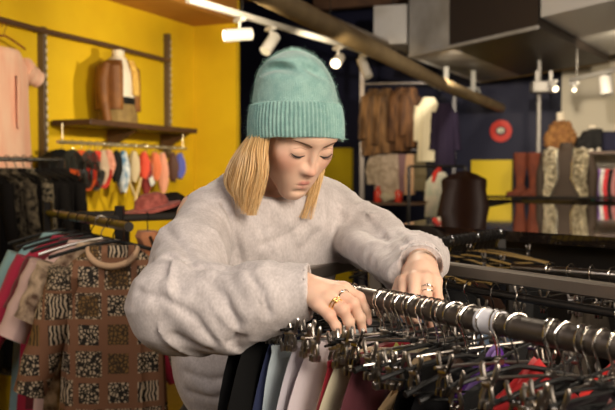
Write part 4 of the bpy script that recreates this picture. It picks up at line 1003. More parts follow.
def shirt_pattern():
    m = M('patchwork_print', (.3, .13, .06), .8); nt = m.node_tree; b = nt.nodes['Principled BSDF']; N = nt.nodes.new; L = nt.links.new
    tc = N('ShaderNodeTexCoord'); sp_ = N('ShaderNodeSeparateXYZ'); L(tc.outputs['Object'], sp_.inputs[0])
    def math_(op, a, b_=None, c=None):
        n = N('ShaderNodeMath'); n.operation = op
        for i, v in enumerate((a, b_, c)):
            if v is None: continue
            if isinstance(v, (int, float)): n.inputs[i].default_value = v
            else: L(v, n.inputs[i])
        return n.outputs[0]
    u = math_('MULTIPLY_ADD', sp_.outputs[0], 11.0, .3); v = math_('MULTIPLY_ADD', sp_.outputs[2], 11.0, .55)
    fu, fv = math_('FRACT', u), math_('FRACT', v); cu, cv = math_('FLOOR', u), math_('FLOOR', v)
    du, dv = math_('ABSOLUTE', math_('SUBTRACT', fu, .5)), math_('ABSOLUTE', math_('SUBTRACT', fv, .5)); mx = math_('MAXIMUM', du, dv)
    inner = math_('LESS_THAN', mx, .35); ring = math_('LESS_THAN', mx, .45)
    cb = N('ShaderNodeCombineXYZ'); L(cu, cb.inputs[0]); L(cv, cb.inputs[1]); wn = N('ShaderNodeTexWhiteNoise'); L(cb.outputs[0], wn.inputs['Vector'])
    rnd = wn.outputs['Value']
    vo = N('ShaderNodeTexVoronoi'); vo.inputs['Scale'].default_value = 85; vo.feature = 'DISTANCE_TO_EDGE'; L(tc.outputs['Object'], vo.inputs['Vector'])
    sp2 = math_('GREATER_THAN', vo.outputs['Distance'], .16)
    wv = N('ShaderNodeTexWave'); wv.inputs['Scale'].default_value = 26; wv.inputs['Distortion'].default_value = 7; L(tc.outputs['Object'], wv.inputs['Vector']); w2 = math_('GREATER_THAN', wv.outputs['Fac'], .55)
    sel = math_('GREATER_THAN', rnd, .5); patt = N('ShaderNodeMix'); L(sel, patt.inputs[0]); L(sp2, patt.inputs[2]); L(w2, patt.inputs[3])
    def mixc(f_, a, b_):
        n = N('ShaderNodeMix'); n.data_type = 'RGBA'; L(f_, n.inputs[0])
        for i, v in ((6, a), (7, b_)):
            if isinstance(v, tuple): n.inputs[i].default_value = v
            else: L(v, n.inputs[i])
        return n.outputs[2]
    bw_ = mixc(patt.outputs[0], (.012, .009, .007, 1), (.55, .43, .30, 1))
    och = mixc(patt.outputs[0], (.05, .028, .012, 1), (.22, .12, .035, 1))
    cell = mixc(math_('GREATER_THAN', math_('FRACT', math_('MULTIPLY', rnd, 7.0)), .58), bw_, och)
    ringc = mixc(sp2, (.04, .025, .015, 1), (.55, .42, .28, 1))
    hs = math_('GREATER_THAN', math_('FRACT', math_('MULTIPLY', rnd, 3.3)), .35)
    n2 = N('ShaderNodeTexNoise'); n2.inputs['Scale'].default_value = 7; L(tc.outputs['Object'], n2.inputs['Vector'])
    base = mixc(n2.outputs[0], (.19, .085, .045, 1), (.27, .125, .065, 1))
    c1_ = mixc(math_('MULTIPLY', ring, hs), base, ringc); c2_ = mixc(inner, c1_, cell); L(c2_, b.inputs['Base Color']); return m
gs = [(2.70, 'patterned', None, 'brown patchwork print shirt with black and cream squares, front of the left rack', 'shirt'),
      (2.82, 'cream_stripe', (.62, .46, .32), 'cream and brown print shirt directly behind the patchwork shirt', 'shirt'),
      (2.93, 'shell_pink', (.72, .50, .46), 'pale shell pink blouse behind the cream print shirt', 'blouse'),
      (3.04, 'wine', (.16, .015, .03), 'dark wine top between the pale pink blouse and the crimson one', 'blouse'),
      (3.15, 'crimson', (.50, .02, .07), 'crimson red blouse hanging before the pale turquoise one', 'blouse'),
      (3.30, 'turquoise', (.30, .52, .56), 'pale turquoise blouse hanging furthest back on the left rack', 'blouse')]
for i, (y, nm, col, lab, cat_) in enumerate(gs):
    t = (y-near.y)/(far.y-near.y); p = near.lerp(far, t); rz = .12+.05*i
    g_hanger(p, rz, 'black hanger on the rail of the left rack', 'hangers on the left rack', .20, dullchrome if i == 1 else None)
    o = empty(cat_, p+Vector((0, 0, -.066)), rz, lab, cat_)
    m_ = shirt_pattern() if i == 0 else fabric('g_'+nm, col, .8, var=((.10, .05, .03), 22) if i == 1 else None)
    dxw = [.160, .175, .175, .17, .18, .18][i]
    top_g(o, m_, w=dxw, L=[.80, .72, .66, .6, .8, .75][i], d=.05, neck=.075, sl=[.42, .2, .28, .2, .55, .6][i], slr=[.062, .06, .06, .05, .05, .05][i], slang=.30 if i == 0 else .42, flare=1.12, fold=.06, seed=i+2)
    if i == 0:
        q = MB(); q.tube([(.075*math.cos(a)*1.0, -.052*math.sin(a)-.012, -.012-.05*max(0, math.sin(a))) for a in [k*PI/12 for k in range(24)]], .010, 10, closed=True); q.build('collar', fabric('collar_tan', (.58, .38, .24), .8), o)
# small orange-brown garment further right on the same rack
for i, (a, b, col, lab) in enumerate(((.30, 0, (.55, .22, .10), 'rust orange top hanging behind the grey sleeve on the side rail'), (.62, 0, (.70, .62, .55), 'pale mint and cream top on the side rail'), (.85, 0, (.02, .02, .02), 'black top at the far end of the side rail'))):
    p = side[0].lerp(side[1], a); g_hanger(p, 1.9, 'black hanger on the side rail of the left rack', 'hangers on the side rail', .17); o = empty('blouse', p+Vector((0, 0, -.05)), 1.9, lab, 'blouse'); top_g(o, fabric('sr%d' % i, col), w=.17, L=.6, d=.035, neck=.06, sl=.2, slr=.04, flare=1.0, fold=.07, seed=i)
# pink and black caps on the rack top
def flat_cap(px, py, Y, col, label, rz, s=1):
    p = W(px, py, Y); o = empty('sun_hat', p, rz, label, 'hat'); m_ = fabric('fc%d' % px, col, .8, var=((col[0]*.6, col[1]*.5, col[2]*.5), 40))
    q = MB(); q.lathe([(.002, .085*s), (.05*s, .08*s), (.08*s, .05*s), (.092*s, .0)], n=28, sx=1.25); q.v = [v+Vector((.0, 0, .004)) for v in q.v]; q.build('crown', m_, o)
    q = MB(); q.lathe([(.08*s, .006), (.135*s, .0), (.14*s, -.012), (.13*s, -.012), (.08*s, -.002)], n=36, sx=1.35, fn=lambda a, z: 1+.04*math.sin(3*a)); q.build('brim', m_, o); o.rotation_euler = (0.1, -.22, rz); return o
shf = empty('wire_shelf', (0, 0, 0), 0, 'dark ledge on the left rack where the two hats lie', 'shelf')
pz = W(165, 213, 3.45); q = MB(); q.box((pz.x, pz.y+.03, pz.z-.01), (.42, .3, .02), rz=.5, b=.004); q.build('board', mm('ledge_dark', (.05, .035, .02), .5), shf)
for dx in (-.15, .15): MB().box((pz.x+dx, pz.y+.03+dx*.5, (pz.z-.02)/2), (.03, .03, pz.z-.02), b=.003).build('post', blackmetal, shf, smooth=False)
flat_cap(152, 207, 3.38, (.62, .16, .12), 'faded pink brimmed hat lying on the left rack ledge', .2, .62)
flat_cap(171, 207, 3.46, (.03, .022, .018), 'black brimmed hat lying beside the pink one', .6, .62)
# ================= OVERHEAD: TRACKS, PIPES, DUCT =================
bulb = mm('bulb_glow', (1, .9, .7), .5, emit=((1, .82, .55), 4))
def can_light(p, dirv, label, L=.14, r=.034, drop=.09, lit=True, dark=False):
    m_ = whitepaint if not dark else mm('grey_paint', (.3, .28, .26), .4); o = empty('spotlight', p, 0, label, 'spotlight'); d = Vector(dirv).normalized(); c = Vector((0, 0, -drop))
    q = MB(); q.box((0, 0, -.012), (.03, .10, .024), rz=.5, b=.004); q.tube([(0, 0, -.02), (0, 0, -drop)], .008, 10); q.build('mount', m_, o)
    q = MB(); a, b = c-d*L*.45, c+d*L*.55; q.tube([a, a+d*.004, b], [r*.9, r, r], 24); q.build('lamp_can', m_, o)
    q = MB(); q.tube([b+d*.0005, b+d*.002], [r*.82, r*.82], 20); q.build('lens', bulb if lit else mm('lens_dim', (.8, .75, .65), .4), o); return o
ta, tb = W(188, -2, 4.1), W(384, 62, 6.1); tz = W(290, 31, 5.0).z; ta.z = tb.z = tz
trk = MB(); d_ = (tb-ta).normalized(); R_ = Matrix((d_, Vector((0, 0, 1)).cross(d_), Vector((0, 0, 1)))).transposed(); trk.box((ta+tb)/2, ((tb-ta).length, .036, .03), b=.003, R=R_)
to = empty('light_track', (0, 0, 0), 0, 'white ceiling light track running above the mint beanie', 'light track'); trk.build('track', whitepaint, to)
def on_track(px):
    k = (px-307.5)/FPX; t = (k*ta.y-ta.x)/((tb-ta).x-k*(tb-ta).y); return ta.lerp(tb, t)+Vector((0, 0, -.015))
for px in (243, 330):
    p = on_track(px); q = MB(); q.tube([p, Vector((p.x, p.y, 3.9))], .003, 6); q.build('suspension_wire', blackmetal, to)
can_light(on_track(240), (-.95, -.35, -.12), 'white cylindrical spotlight nearest the yellow wall, aimed sideways', .15)
can_light(on_track(271), (-.42, -.55, -.75), 'white cylindrical spotlight above the beanie, aimed down to the left', .13, lit=False)
can_light(on_track(338), (-.25, -.93, -.42), 'white cylindrical spotlight glowing towards the camera', .14)
can_light(on_track(364), (.30, -.35, -.85), 'white cylindrical spotlight at the end of the track, pointing down', .15, lit=False)
pipe_m = mm('beige_pipe', (.42, .30, .15), .55, var=((.34, .24, .12), 6))
def pipe(name, pts, r, m_, label, cat_): q = MB(); q.tube(pts, r, 14); return tag(q.build(name, m_), label, cat_)
z1 = 2.34
def atz(px, py, z):
    "point at height z seen at pixel"
    a = W(px, py, 1); d = a-Vector((0, 0, CAMZ)); t = (z-CAMZ)/d.z; return Vector((0, 0, CAMZ))+d*t
pipe('ceiling_pipe', [atz(250, -14, 2.34), atz(440, 83, 2.34), atz(501, 108, 2.34)], .056, pipe_m, 'thick beige ceiling pipe slanting back towards the navy wall', 'pipe')
pipe('conduit', [atz(262, 0, 2.62), atz(385, 60, 2.62), atz(440, 86, 2.62)], .018, whitepaint, 'thin white conduit running beside the light track', 'conduit')
pipe('conduit', [atz(290, 0, 2.75), atz(430, 62, 2.75)], .022, mm('dull_steel', (.35, .3, .24), .4, .5), 'grey steel conduit above the thick beige pipe', 'conduit')
for px, y0, y1, lab in ((446, 70, 95, 'white pipe clamp halfway along the beige pipe'), (473, 82, 98, 'white pipe clamp near the end of the beige pipe')):
    a = atz(px, y1-3, 2.34); q = MB(); q.box((a.x, a.y, 2.48), (.05, .04, .22), b=.004); q.tube([(a.x-.07, a.y, 2.34+.02), (a.x-.05, a.y, 2.34+.07), (a.x+.05, a.y, 2.34+.07), (a.x+.07, a.y, 2.34+.02)], .012, 8); tag(q.build('pipe_clamp', mm('clamp_grey', (.25, .24, .21), .5)), lab, 'clamp')
for px, lab in ((393, 'thin rod dropping from the ceiling by the coats'), (410, 'thin rod dropping from the ceiling behind the silver duct')):
    a = atz(px, 60, 2.62); pipe('hanging_rod', [a, Vector((a.x, a.y, 3.9))], .008, blackmetal, lab, 'rod')
# duct: box with its bottom at 2.62
zd = 2.62; D0, D1, D2 = atz(409, 56, zd), atz(538, 27, zd), atz(480, 82, zd); D3 = D2+(D1-D0)*1.15; E1 = D1+(D1-D0)*1.0; E3 = D3+(D1-D0)*.9
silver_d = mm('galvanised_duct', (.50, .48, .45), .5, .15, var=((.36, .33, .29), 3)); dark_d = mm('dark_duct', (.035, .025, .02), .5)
duct = empty('air_duct', (0, 0, 0), 0, 'big boxy ventilation duct under the ceiling with silver ends and a dark middle', 'duct')
def prismz(pts, z0, z1, name, m_, par):
    n = len(pts); q = MB(); q.add([(p.x, p.y, z0) for p in pts]+[(p.x, p.y, z1) for p in pts], [tuple(range(n))[::-1], tuple(range(n, 2*n))]+[(i, (i+1) % n, (i+1) % n+n, i+n) for i in range(n)])
    o = q.build(name, m_, par, smooth=False); return o
M0 = D0.lerp(D1, .36); M3 = D2.lerp(D3, .36)
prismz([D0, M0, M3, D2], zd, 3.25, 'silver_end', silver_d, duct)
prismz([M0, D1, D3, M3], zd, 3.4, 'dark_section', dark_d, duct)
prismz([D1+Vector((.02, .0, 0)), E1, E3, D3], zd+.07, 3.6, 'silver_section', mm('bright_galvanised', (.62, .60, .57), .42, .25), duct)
q = MB(); q.tube([D0+Vector((0, 0, .0)), D1], .016, 6); q.build('edge_flange', silver_d, duct)
q = MB(); q.tube([D0, D2], .014, 6); q.build('edge_flange', silver_d, duct)
q = MB(); q.tube([D2, D3], .014, 6); q.build('edge_flange', mm('bronze_edge', (.22, .15, .08), .4, .5), duct)
stub = [D0+Vector((-.32, .1, 0)), D0+Vector((-.02, .02, 0)), D0+Vector((.12, .5, 0)), D0+Vector((-.2, .55, 0))]
prismz(stub, zd+.12, 3.1, 'collar', silver_d, duct)
for pt in (D0.lerp(D1, .2), D3):
    q = MB(); q.tube([(pt.x, pt.y+.1, 3.2), (pt.x, pt.y+.1, 3.9)], .01, 6); q.build('support_rod', blackmetal, duct)
# right-hand track with lamps
t0, t1 = W(500, 84, 7.6), W(552, 77, 7.4); rtk = empty('light_track', (0, 0, 0), 0, 'short white light track in front of the cream wall', 'light track')
zt = W(590, 74, 7.0).z; u0, u1 = W(571, 80, 7.6), W(640, 64, 6.2); q = MB(); q.tube([u0, u1], .02, 8); q.build('track', whitepaint, rtk); 
for e in (u0.lerp(u1, .1), u0.lerp(u1, .9)): q = MB(); q.tube([e, Vector((e.x, e.y, 3.9))], .004, 6); q.build('suspension_wire', blackmetal, rtk)
can_light(W(606, 72, 6.9), (.05, -.2, -1), 'white spotlight hanging straight down in front of the cream wall', .15, .05, .10, lit=False)
can_light(W(574, 82, 7.5), (-.1, -.7, -.7), 'tiny lit spotlight at the start of the short white track', .06, .02, .05)
o = can_light(W(553, 80, 7.9), (.2, -.85, -.5), 'small glowing spotlight beside the grey box under the duct', .10, .032, .06)
q = MB(); c = W(543, 87, 8.0); q.box(c, (.22, .12, .10), b=.01); q.box(c+Vector((-.06, 0, .09)), (.03, .03, .12), b=.003); q.box(c+Vector((.07, 0, .09)), (.03, .03, .12), b=.003)
ju = tag(q.build('junction_box', mm('grey_paint', (.3, .28, .26), .4)), 'grey junction box hanging under the duct beside a glowing spotlight', 'junction box')
pb_ = W(539, 92, 8.25); pipe('steel_pole', [Vector((pb_.x, pb_.y, 0)), Vector((pb_.x, pb_.y, 3.9))], .02, mm('grey_paint', (.3, .28, .26)), 'slim grey pole standing behind the fur-collared bust', 'pole')
# ================= COAT DISPLAY =================
def coat_bay():
    y = 8.5; P0 = W(362, 175, y); ang = -.15; st = mm('bay_steel', (.22, .2, .2), .4, .6)
    o = empty('clothes_stand', (P0.x, P0.y, 0), ang, 'tall steel display frame holding fur coats and skirts on two rails', 'clothes stand')
    MB().box((0, 0, 1.4), (.05, .05, 2.8), b=.004).build('post', st, o, smooth=False)
    zt_, zm, zlw = W(380, 84, y).z, W(380, 150, y).z, W(380, 203, y).z
    MB().box((.90, 0, zt_/2), (.04, .04, zt_), b=.004).build('post', blackmetal, o, smooth=False)
    for z, n in ((zt_, 'upper_rail'), (zm, 'lower_rail')):
        q = MB(); q.tube([(0, -.0, z), (.90, 0, z)], .014, 10); q.build(n, st, o)
    MB().box((.45, -.0, zlw), (.90, .36, .03), b=.004).build('shelf_board', darkwood, o, smooth=False)
    return P0, ang, zt_, zm, zlw
P0, ang, ztt, zmm, zll = coat_bay(); ex = Vector((math.cos(ang), math.sin(ang), 0))
fur1 = M('brown_fur', (.09, .04, .010), .8, bump=(70, .9, .02), var=((.36, .19, .07), 22, (1, 1, .18)), sheen=.2); fur2 = M('dark_fur', (.045, .018, .008), .8, bump=(70, .9, .02), var=((.20, .09, .03), 22, (1, 1, .18)))
def bay_x(px): return (W(px, 175, 8.5).x-P0.x)/ex.x
items = [(374, ztt, fur1, .15, .66, .32, 'golden brown fur coat, first under the steel post', 'coat', .02), (386, ztt, fur1, .16, .64, .36, 'light brown fur coat with pale lapels, second in the row', 'coat', .02), (400, ztt, fur2, .13, .62, .34, 'dark brown fur coat in the middle of the upper rail', 'coat', .02), (409, ztt, fur2, .10, .58, .3, 'narrow dark brown fur jacket beside the cream coat', 'coat', .02),
 (426, ztt-.10, fabric('cream_coat', (.66, .60, .42), .9), .11, .62, .26, 'cream white coat hanging at the end of the coats', 'coat', .0), (441, ztt-.16, fabric('plum', (.018, .012, .028)), .10, .6, .28, 'dark plum coat hanging next to the cream coat', 'coat', 0)]
for i, (px, z, m_, w, L, sl, lab, ct, shg) in enumerate(items):
    x = bay_x(px); p = P0+ex*x; rz = ang+(.95 if i < 4 else .25)
    g_hanger(Vector((p.x, p.y, z)), rz, 'hanger on the upper rail of the coat display', 'hangers on the coat display', .13)
    o = empty('coat', (p.x, p.y-.02*i, z-.05), rz, lab, 'coat'); top_g(o, m_, w=w*1.0, L=L, d=.06, neck=.06, sl=sl*1.35, slr=.05, slang=.10, flare=1.0, fold=.05, seed=i+5, shag=.10 if shg else 0)
    if i == 1:
        for s2 in (-1, 1): q = MB(); q.tube([(s2*.03, -.085, -.02), (s2*.022, -.10, -.2), (s2*.02, -.11, -.58)], .014, 8); q.build('lapel', fur2, o)
for i, (px, m_, w, L, lab) in enumerate(((377, fabric('lace_grey', (.50, .42, .34), .9, var=((.30, .24, .18), 20)), .10, .34, 'pale grey ruffled skirt, leftmost on the lower rail'), (389, fabric('lace_beige', (.55, .46, .38), .9, var=((.35, .28, .22), 24)), .13, .48, 'beige ruffled skirt, longest on the lower rail'), (401, fabric('mauve', (.24, .14, .16)), .07, .42, 'dusky mauve skirt hanging on the lower rail'), (408, fabric('peach_s', (.62, .40, .25)), .06, .44, 'pale peach skirt hanging on the lower rail'), (418, fabric('khaki', (.16, .13, .07)), .08, .40, 'dark khaki skirt hanging on the lower rail'), (428, fabric('kskirt', (.02, .02, .025)), .09, .45, 'black skirt hanging at the end of the lower rail'))):
    p = P0+ex*bay_x(px); o = empty('skirt', (p.x, p.y-.05, zmm), ang, lab, 'skirt'); q = MB(); q.M = Matrix.Rotation(PI/2, 4, 'Z'); wire_hook(q, drop=.05); q.build('hook', chrome, o)
    loft('cloth', [(0, 0, -.045, w*.75, .03), (0, 0, -.12, w*.95, .05), (0, 0, -L*.6, w*1.1, .07), (0, 0, -L, w*.9, .06)], m_, o, fold=.12, kf=6, seed=i, shag=.08)
for px, py, col, lab in ((440, 190, (.55, .60, .50), 'pale mint and white top hanging beyond the display frame'),):
    p = W(px, 172, 7.6); o = empty('blouse', p, 0, lab, 'blouse'); top_g(o, fabric('mint_top', col, .8, var=((.75, .7, .6), 12)), w=.11, L=.40, d=.05, neck=.05, sl=.18, slr=.03, slang=.1, flare=1.15, fold=.08)
    q = MB(); q.M = Matrix.Rotation(PI/2, 4, 'Z'); wire_hook(q, drop=.05); q.v = [v+Vector((0, 0, .05)) for v in q.v]; q.build('hook', chrome, o)
    pr = W(437, 170, 7.6); pr.z = p.z+.05; s = MB(); s.tube([pr+Vector((-.25, 0, 0)), pr+Vector((.25, 0, 0))], .012, 8); k_ = empty('clothes_stand', (0, 0, 0), 0, 'low dark stand with the mint top on it', 'stand'); s.build('rail', blackmetal, k_)
    for dx in (-.25, .25): MB().box((pr.x+dx, pr.y, pr.z/2), (.03, .03, pr.z), b=.003).build('leg', blackmetal, k_, smooth=False)
o = empty('red_scarf', W(438, 171, 7.6), 0, 'bright red scarf lying over the mint top', 'scarf'); q = MB(); q.tube([(-.05, -.04, -.10), (-.03, -.035, -.02), (.01, 0, .012), (.03, .035, -.02), (.04, .04, -.12)], [.014, .022, .022, .022, .014], 12); q.build('cloth', fabric('red_sc', (.65, .03, .02)), o)
# things on the low shelf: red bottles and a pale bundle
for i, (px, lab) in enumerate(((377, 'small red bottle on the low shelf of the display frame, leftmost'), (397, 'small red bottle on the low shelf of the display frame, beside the pale bundle'))):
    p = P0+ex*bay_x(px); o = empty('red_bottle', (p.x, p.y-.09, zll+.015), 0, lab, 'bottle'); q = MB(); q.lathe([(.035, 0), (.04, .01), (.04, .10), (.018, .13), (.018, .16)], n=20); q.build('body', mm('red_glass', (.6, .05, .03), .25), o); q = MB(); q.lathe([(.02, .158), (.02, .18)], n=16); q.build('bottle_cap', whitepaint, o)
p = P0+ex*bay_x(386.5); v, f = nets(lambda P: ell(P, (0, 0, .05), (.085, .07, .05))-.012*vnoise(P*30, 3), (-.13, -.12, -.02), (.13, .12, .14), .01); o = obj('scarf_bundle', v, f, fabric('bundle', (.5, .46, .36), .9)); o.location = (p.x, p.y-.09, zll+.015); tag(o, 'pale grey-green bundle of cloth between the two red bottles', 'bundle')
# ================= ROUND RED SIGN =================
d = W(501, 131, 1); dd = Vector((d.x, d.y, 0)); t = (bk-U2*.02).dot(U2)/dd.dot(U2); sc = dd*t; sc.z = W(501, 131, sc.y).z
sg = empty('round_sign', sc, -TH, 'round red sign with a white and dark emblem on the navy wall', 'sign')
def disc(r, y, m_, name, sx=1, cx=0, cz=0): q = MB(); n = 40; q.prism([(cx+r*sx*math.cos(2*PI*k/n), cz+r*math.sin(2*PI*k/n)) for k in range(n)], .012); q.v = [v+Vector((0, y, 0)) for v in q.v]; return q.build(name, m_, sg, smooth=False)
disc(.135, -.006, mm('sign_red', (.72, .035, .018), .4), 'disc'); disc(.055, -.014, mm('sign_dark', (.03, .02, .03), .4), 'emblem_ring', 1.15); disc(.034, -.02, mm('sign_white', (.85, .78, .6), .4), 'emblem', 1.3, .0, .006); disc(.012, -.026, mm('sign_dark', (.03, .02, .03)), 'emblem_dot', 1, .01, .0)
# ================= PERSON BEHIND THE COUNTER =================
hp = W(464, 192, 5.05); base = Vector((hp.x, hp.y, 0))
def f_p2(P):
    d = ell(P, (hp.x, hp.y, hp.z), (.075, .09, .105)); d = smin(d, rc(P, (hp.x, hp.y, hp.z-.08), (hp.x, hp.y, hp.z-.2), .05, .055), .03)
    x, y, z = hp.x, hp.y, hp.z
    d = smin(d, rc(P, (x-.15, y, z-.27), (x+.15, y, z-.27), .05, .05), .05); d = smin(d, chain(P, [(x, y, z-.30), (x, y, z-.55), (x, y, z-.72)], [.12, .10, .13]), .05)
    for s2 in (-1, 1):
        d = smin(d, chain(P, [(x+s2*.17, y, z-.28), (x+s2*.21, y+.03, z-.55), (x+s2*.17, y-.05, z-.78)], [.045, .036, .028]), .02)
        d = smin(d, chain(P, [(x+s2*.08, y, z-.75), (x+s2*.09, y, .48), (x+s2*.09, y+.02, .08), (x+s2*.10, y-.1, .035)], [.085, .055, .04, .03]), .03)
        h = (x+s2*.17, y-.05, z-.78)
        for k in range(4): d = smin(d, chain(P, [(h[0]+(k-1.5)*.016, h[1], h[2]-.05), (h[0]+(k-1.5)*.018, h[1]-.01, h[2]-.09), (h[0]+(k-1.5)*.018, h[1]-.02, h[2]-.12+abs(k-1.4)*.006)], [.009, .008, .006]), .004)
        d = smin(d, chain(P, [h, (h[0], h[1], h[2]-.045)], [.024, .03]), .01)
        d = smin(d, rc(P, (h[0]-s2*.03, h[1]-.01, h[2]-.03), (h[0]-s2*.045, h[1]-.02, h[2]-.07), .01, .007), .008)
    d = smin(d, ell(P, (x+.03, y+.09, z-.01), (.012, .02, .016)), .01)
    return smax(d, .004-P[:, 2], .003)
v, f = nets(f_p2, (hp.x-.32, hp.y-.2, -.01), (hp.x+.32, hp.y+.2, hp.z+.14), .0085)
p2 = obj('person', v, f, mm('skin2', (.5, .3, .2), .5)); tag(p2, 'dark-haired person seen from behind, standing beyond the glossy counter', 'person')
q = MB()
for i in range(1500):
    a = random.uniform(0, 2*PI); rr = random.random()**.5; top = Vector((hp.x+.080*rr*math.cos(a), hp.y+.075*rr*math.sin(a), hp.z+.12*(1-rr*rr*.35)))
    mid = Vector((hp.x+.125*math.cos(a), hp.y+.105*math.sin(a), hp.z+.01)); end = Vector((hp.x+.150*math.cos(a)+random.gauss(0, .008), hp.y+.13*math.sin(a), hp.z-.26+random.uniform(-.04, .04)))
    if math.sin(a) > .75: continue
    q.tube(cat([top, mid.lerp(top, .35)+Vector((.02*math.cos(a), .02*math.sin(a), .035)), mid, mid.lerp(end, .5)+Vector((.006*math.cos(a), 0, 0)), end], 9), .0042, 4, cap=False)
q.ball((hp.x, hp.y, hp.z+.012), 1, 10, (.112, .092, .114)); q.build('hair', mm('dark_hair', (.05, .018, .01), .5), p2)
v, f = nets(lambda P: smin(smin(ell(P, (hp.x, hp.y, hp.z-.45), (.17, .135, .26)), rc(P, (hp.x-.15, hp.y, hp.z-.28), (hp.x+.15, hp.y, hp.z-.28), .072, .072), .05), smin(chain(P, [(hp.x-.17, hp.y, hp.z-.28), (hp.x-.21, hp.y+.03, hp.z-.55), (hp.x-.18, hp.y-.045, hp.z-.74)], [.065, .055, .045]), chain(P, [(hp.x+.17, hp.y, hp.z-.28), (hp.x+.21, hp.y+.03, hp.z-.55), (hp.x+.18, hp.y-.045, hp.z-.74)], [.065, .055, .045]), .01), .03), (hp.x-.34, hp.y-.25, hp.z-.85), (hp.x+.34, hp.y+.25, hp.z-.15), .012); obj('sweater', v, f, mm('black_knit', (.02, .02, .02), .9), p2)
v, f = nets(lambda P: smin(ell(P, (hp.x, hp.y, hp.z-.72), (.165, .14, .14)), smin(chain(P, [(hp.x-.08, hp.y, hp.z-.75), (hp.x-.09, hp.y, .48), (hp.x-.09, hp.y+.02, .12)], [.1, .075, .06]), chain(P, [(hp.x+.08, hp.y, hp.z-.75), (hp.x+.09, hp.y, .48), (hp.x+.09, hp.y+.02, .12)], [.1, .075, .06]), .01), .03), (hp.x-.3, hp.y-.25, .03), (hp.x+.3, hp.y+.25, hp.z-.5), .013); obj('trousers', v, f, mm('black_denim', (.02, .02, .025)), p2)
# ================= RIGHT DISPLAY: LEDGE, BOOTS, BUSTS =================
YD = 8.1; zL = W(500, 199, YD).z
la, lb = W(455, 200, 8.5), W(660, 204, 7.6); la.z = lb.z = zL
led = empty('display_ledge', (0, 0, 0), 0, 'long black ledge behind the counter carrying boots and the sequinned waistcoat', 'ledge')
dl_ = (lb-la).normalized(); nl = Vector((-dl_.y, dl_.x, 0))
def slabseg(a, b, w, z0, z1, nm, m_, par):
    d_ = (b-a).normalized(); n_ = Vector((-d_.y, d_.x, 0)); return prismz([a-n_*w/2, b-n_*w/2, b+n_*w/2, a+n_*w/2], z0, z1, nm, m_, par)
slabseg(la, lb, .42, zL-.04, zL, 'top_board', mm('black_gloss', (.012, .009, .008)), led); slabseg(la+dl_*.02, lb-dl_*.02, .34, .0, zL-.04, 'front_panel', blackmetal, led)
railp = MB(); railp.tube([la-nl*.2+Vector((0, 0, .02)), lb-nl*.2+Vector((0, 0, .02))], .012, 8); railp.build('edge_rail', blackmetal, led)
def led_at(px, off=0):
    k = (px-307.5)/FPX; a = la+nl*off; t = (k*a.y-a.x)/(dl_.x-k*dl_.y); r = a+dl_*t; r.z = zL; return r
rl = math.atan2(dl_.y, dl_.x)
boot_m = M('rust_suede', (.16, .032, .010), .85, bump=(60, .3), var=((.10, .02, .008), 9))
for i, (px, rz) in enumerate(((520, -1.25), (533.5, -1.1))):
    p = led_at(px); o = empty('boot', p, rl+rz, ('rust suede knee boot, the left one of the pair on the ledge', 'rust suede knee boot, nearer to the sequinned waistcoat')[i], 'boot')
    loft('shaft', [(0, .0, .44, .058, .062), (0, 0, .43, .062, .066), (0, 0, .30, .058, .062), (0, 0, .18, .038, .042), (0, 0, .10, .032, .040), (0, -.01, .05, .036, .052)], boot_m, o, fold=.02, kf=4, seed=i)
    v, f = nets(lambda P: smax(smin(rc(P, (0, .02, .055), (0, -.10, .038), .045, .034), rc(P, (0, .01, .1), (0, -.03, .06), .044, .04), .02), .018-P[:, 2], .006), (-.08, -.18, 0), (.08, .1, .18), .006); obj('foot', v, f, boot_m, o)
    q = MB(); q.box((0, .045, .01), (.06, .05, .02), b=.004); q.box((0, -.05, .013), (.07, .15, .012), b=.004); q.build('sole', mm('sole_dark', (.03, .015, .01), .6), o)
# sequinned waistcoat bust
def sequin():
    m = M('gold_sequins', (.5, .4, .26), .3, .7); nt = m.node_tree; b = nt.nodes['Principled BSDF']; tc = nt.nodes.new('ShaderNodeTexCoord'); vo = nt.nodes.new('ShaderNodeTexVoronoi'); vo.inputs['Scale'].default_value = 45; nt.links.new(tc.outputs['Object'], vo.inputs['Vector'])
    nm_ = nt.nodes.new('ShaderNodeBump'); nm_.inputs['Strength'].default_value = 1; nm_.inputs['Distance'].default_value = .02; nt.links.new(vo.outputs['Distance'], nm_.inputs['Height']); nt.links.new(nm_.outputs[0], b.inputs['Normal'])
    cr = nt.nodes.new('ShaderNodeValToRGB'); cr.color_ramp.elements[0].color = (.10, .07, .035, 1); cr.color_ramp.elements[1].color = (1.0, .88, .62, 1); nt.links.new(vo.outputs['Color'], cr.inputs[0]); nt.links.new(cr.outputs[0], b.inputs['Base Color']); return m
p = led_at(566); H = W(566, 146, p.y).z-zL
o = empty('mannequin', p, rl+.1, 'headless bust in dark top and gold sequinned open waistcoat on the ledge', 'mannequin')
dt = mm('dark_brown_top', (.045, .028, .018), .8)
loft('top', [(0, 0, H+.03, .055, .05), (0, 0, H-.02, .07, .06), (0, 0, H-.05, .15, .08), (0, 0, H-.11, .20, .10), (0, 0, H*.5, .18, .11), (0, 0, H*.25, .16, .10), (0, 0, 0, .20, .11)], dt, o, fold=.012)
for s2 in (-1, 1): q = MB(); q.tube([(s2*.185, .02, H-.09), (s2*.235, .02, H-.24), (s2*.23, 0, .03)], [.055, .05, .045], 14); q.build('sleeve', dt, o)
sq = sequin()
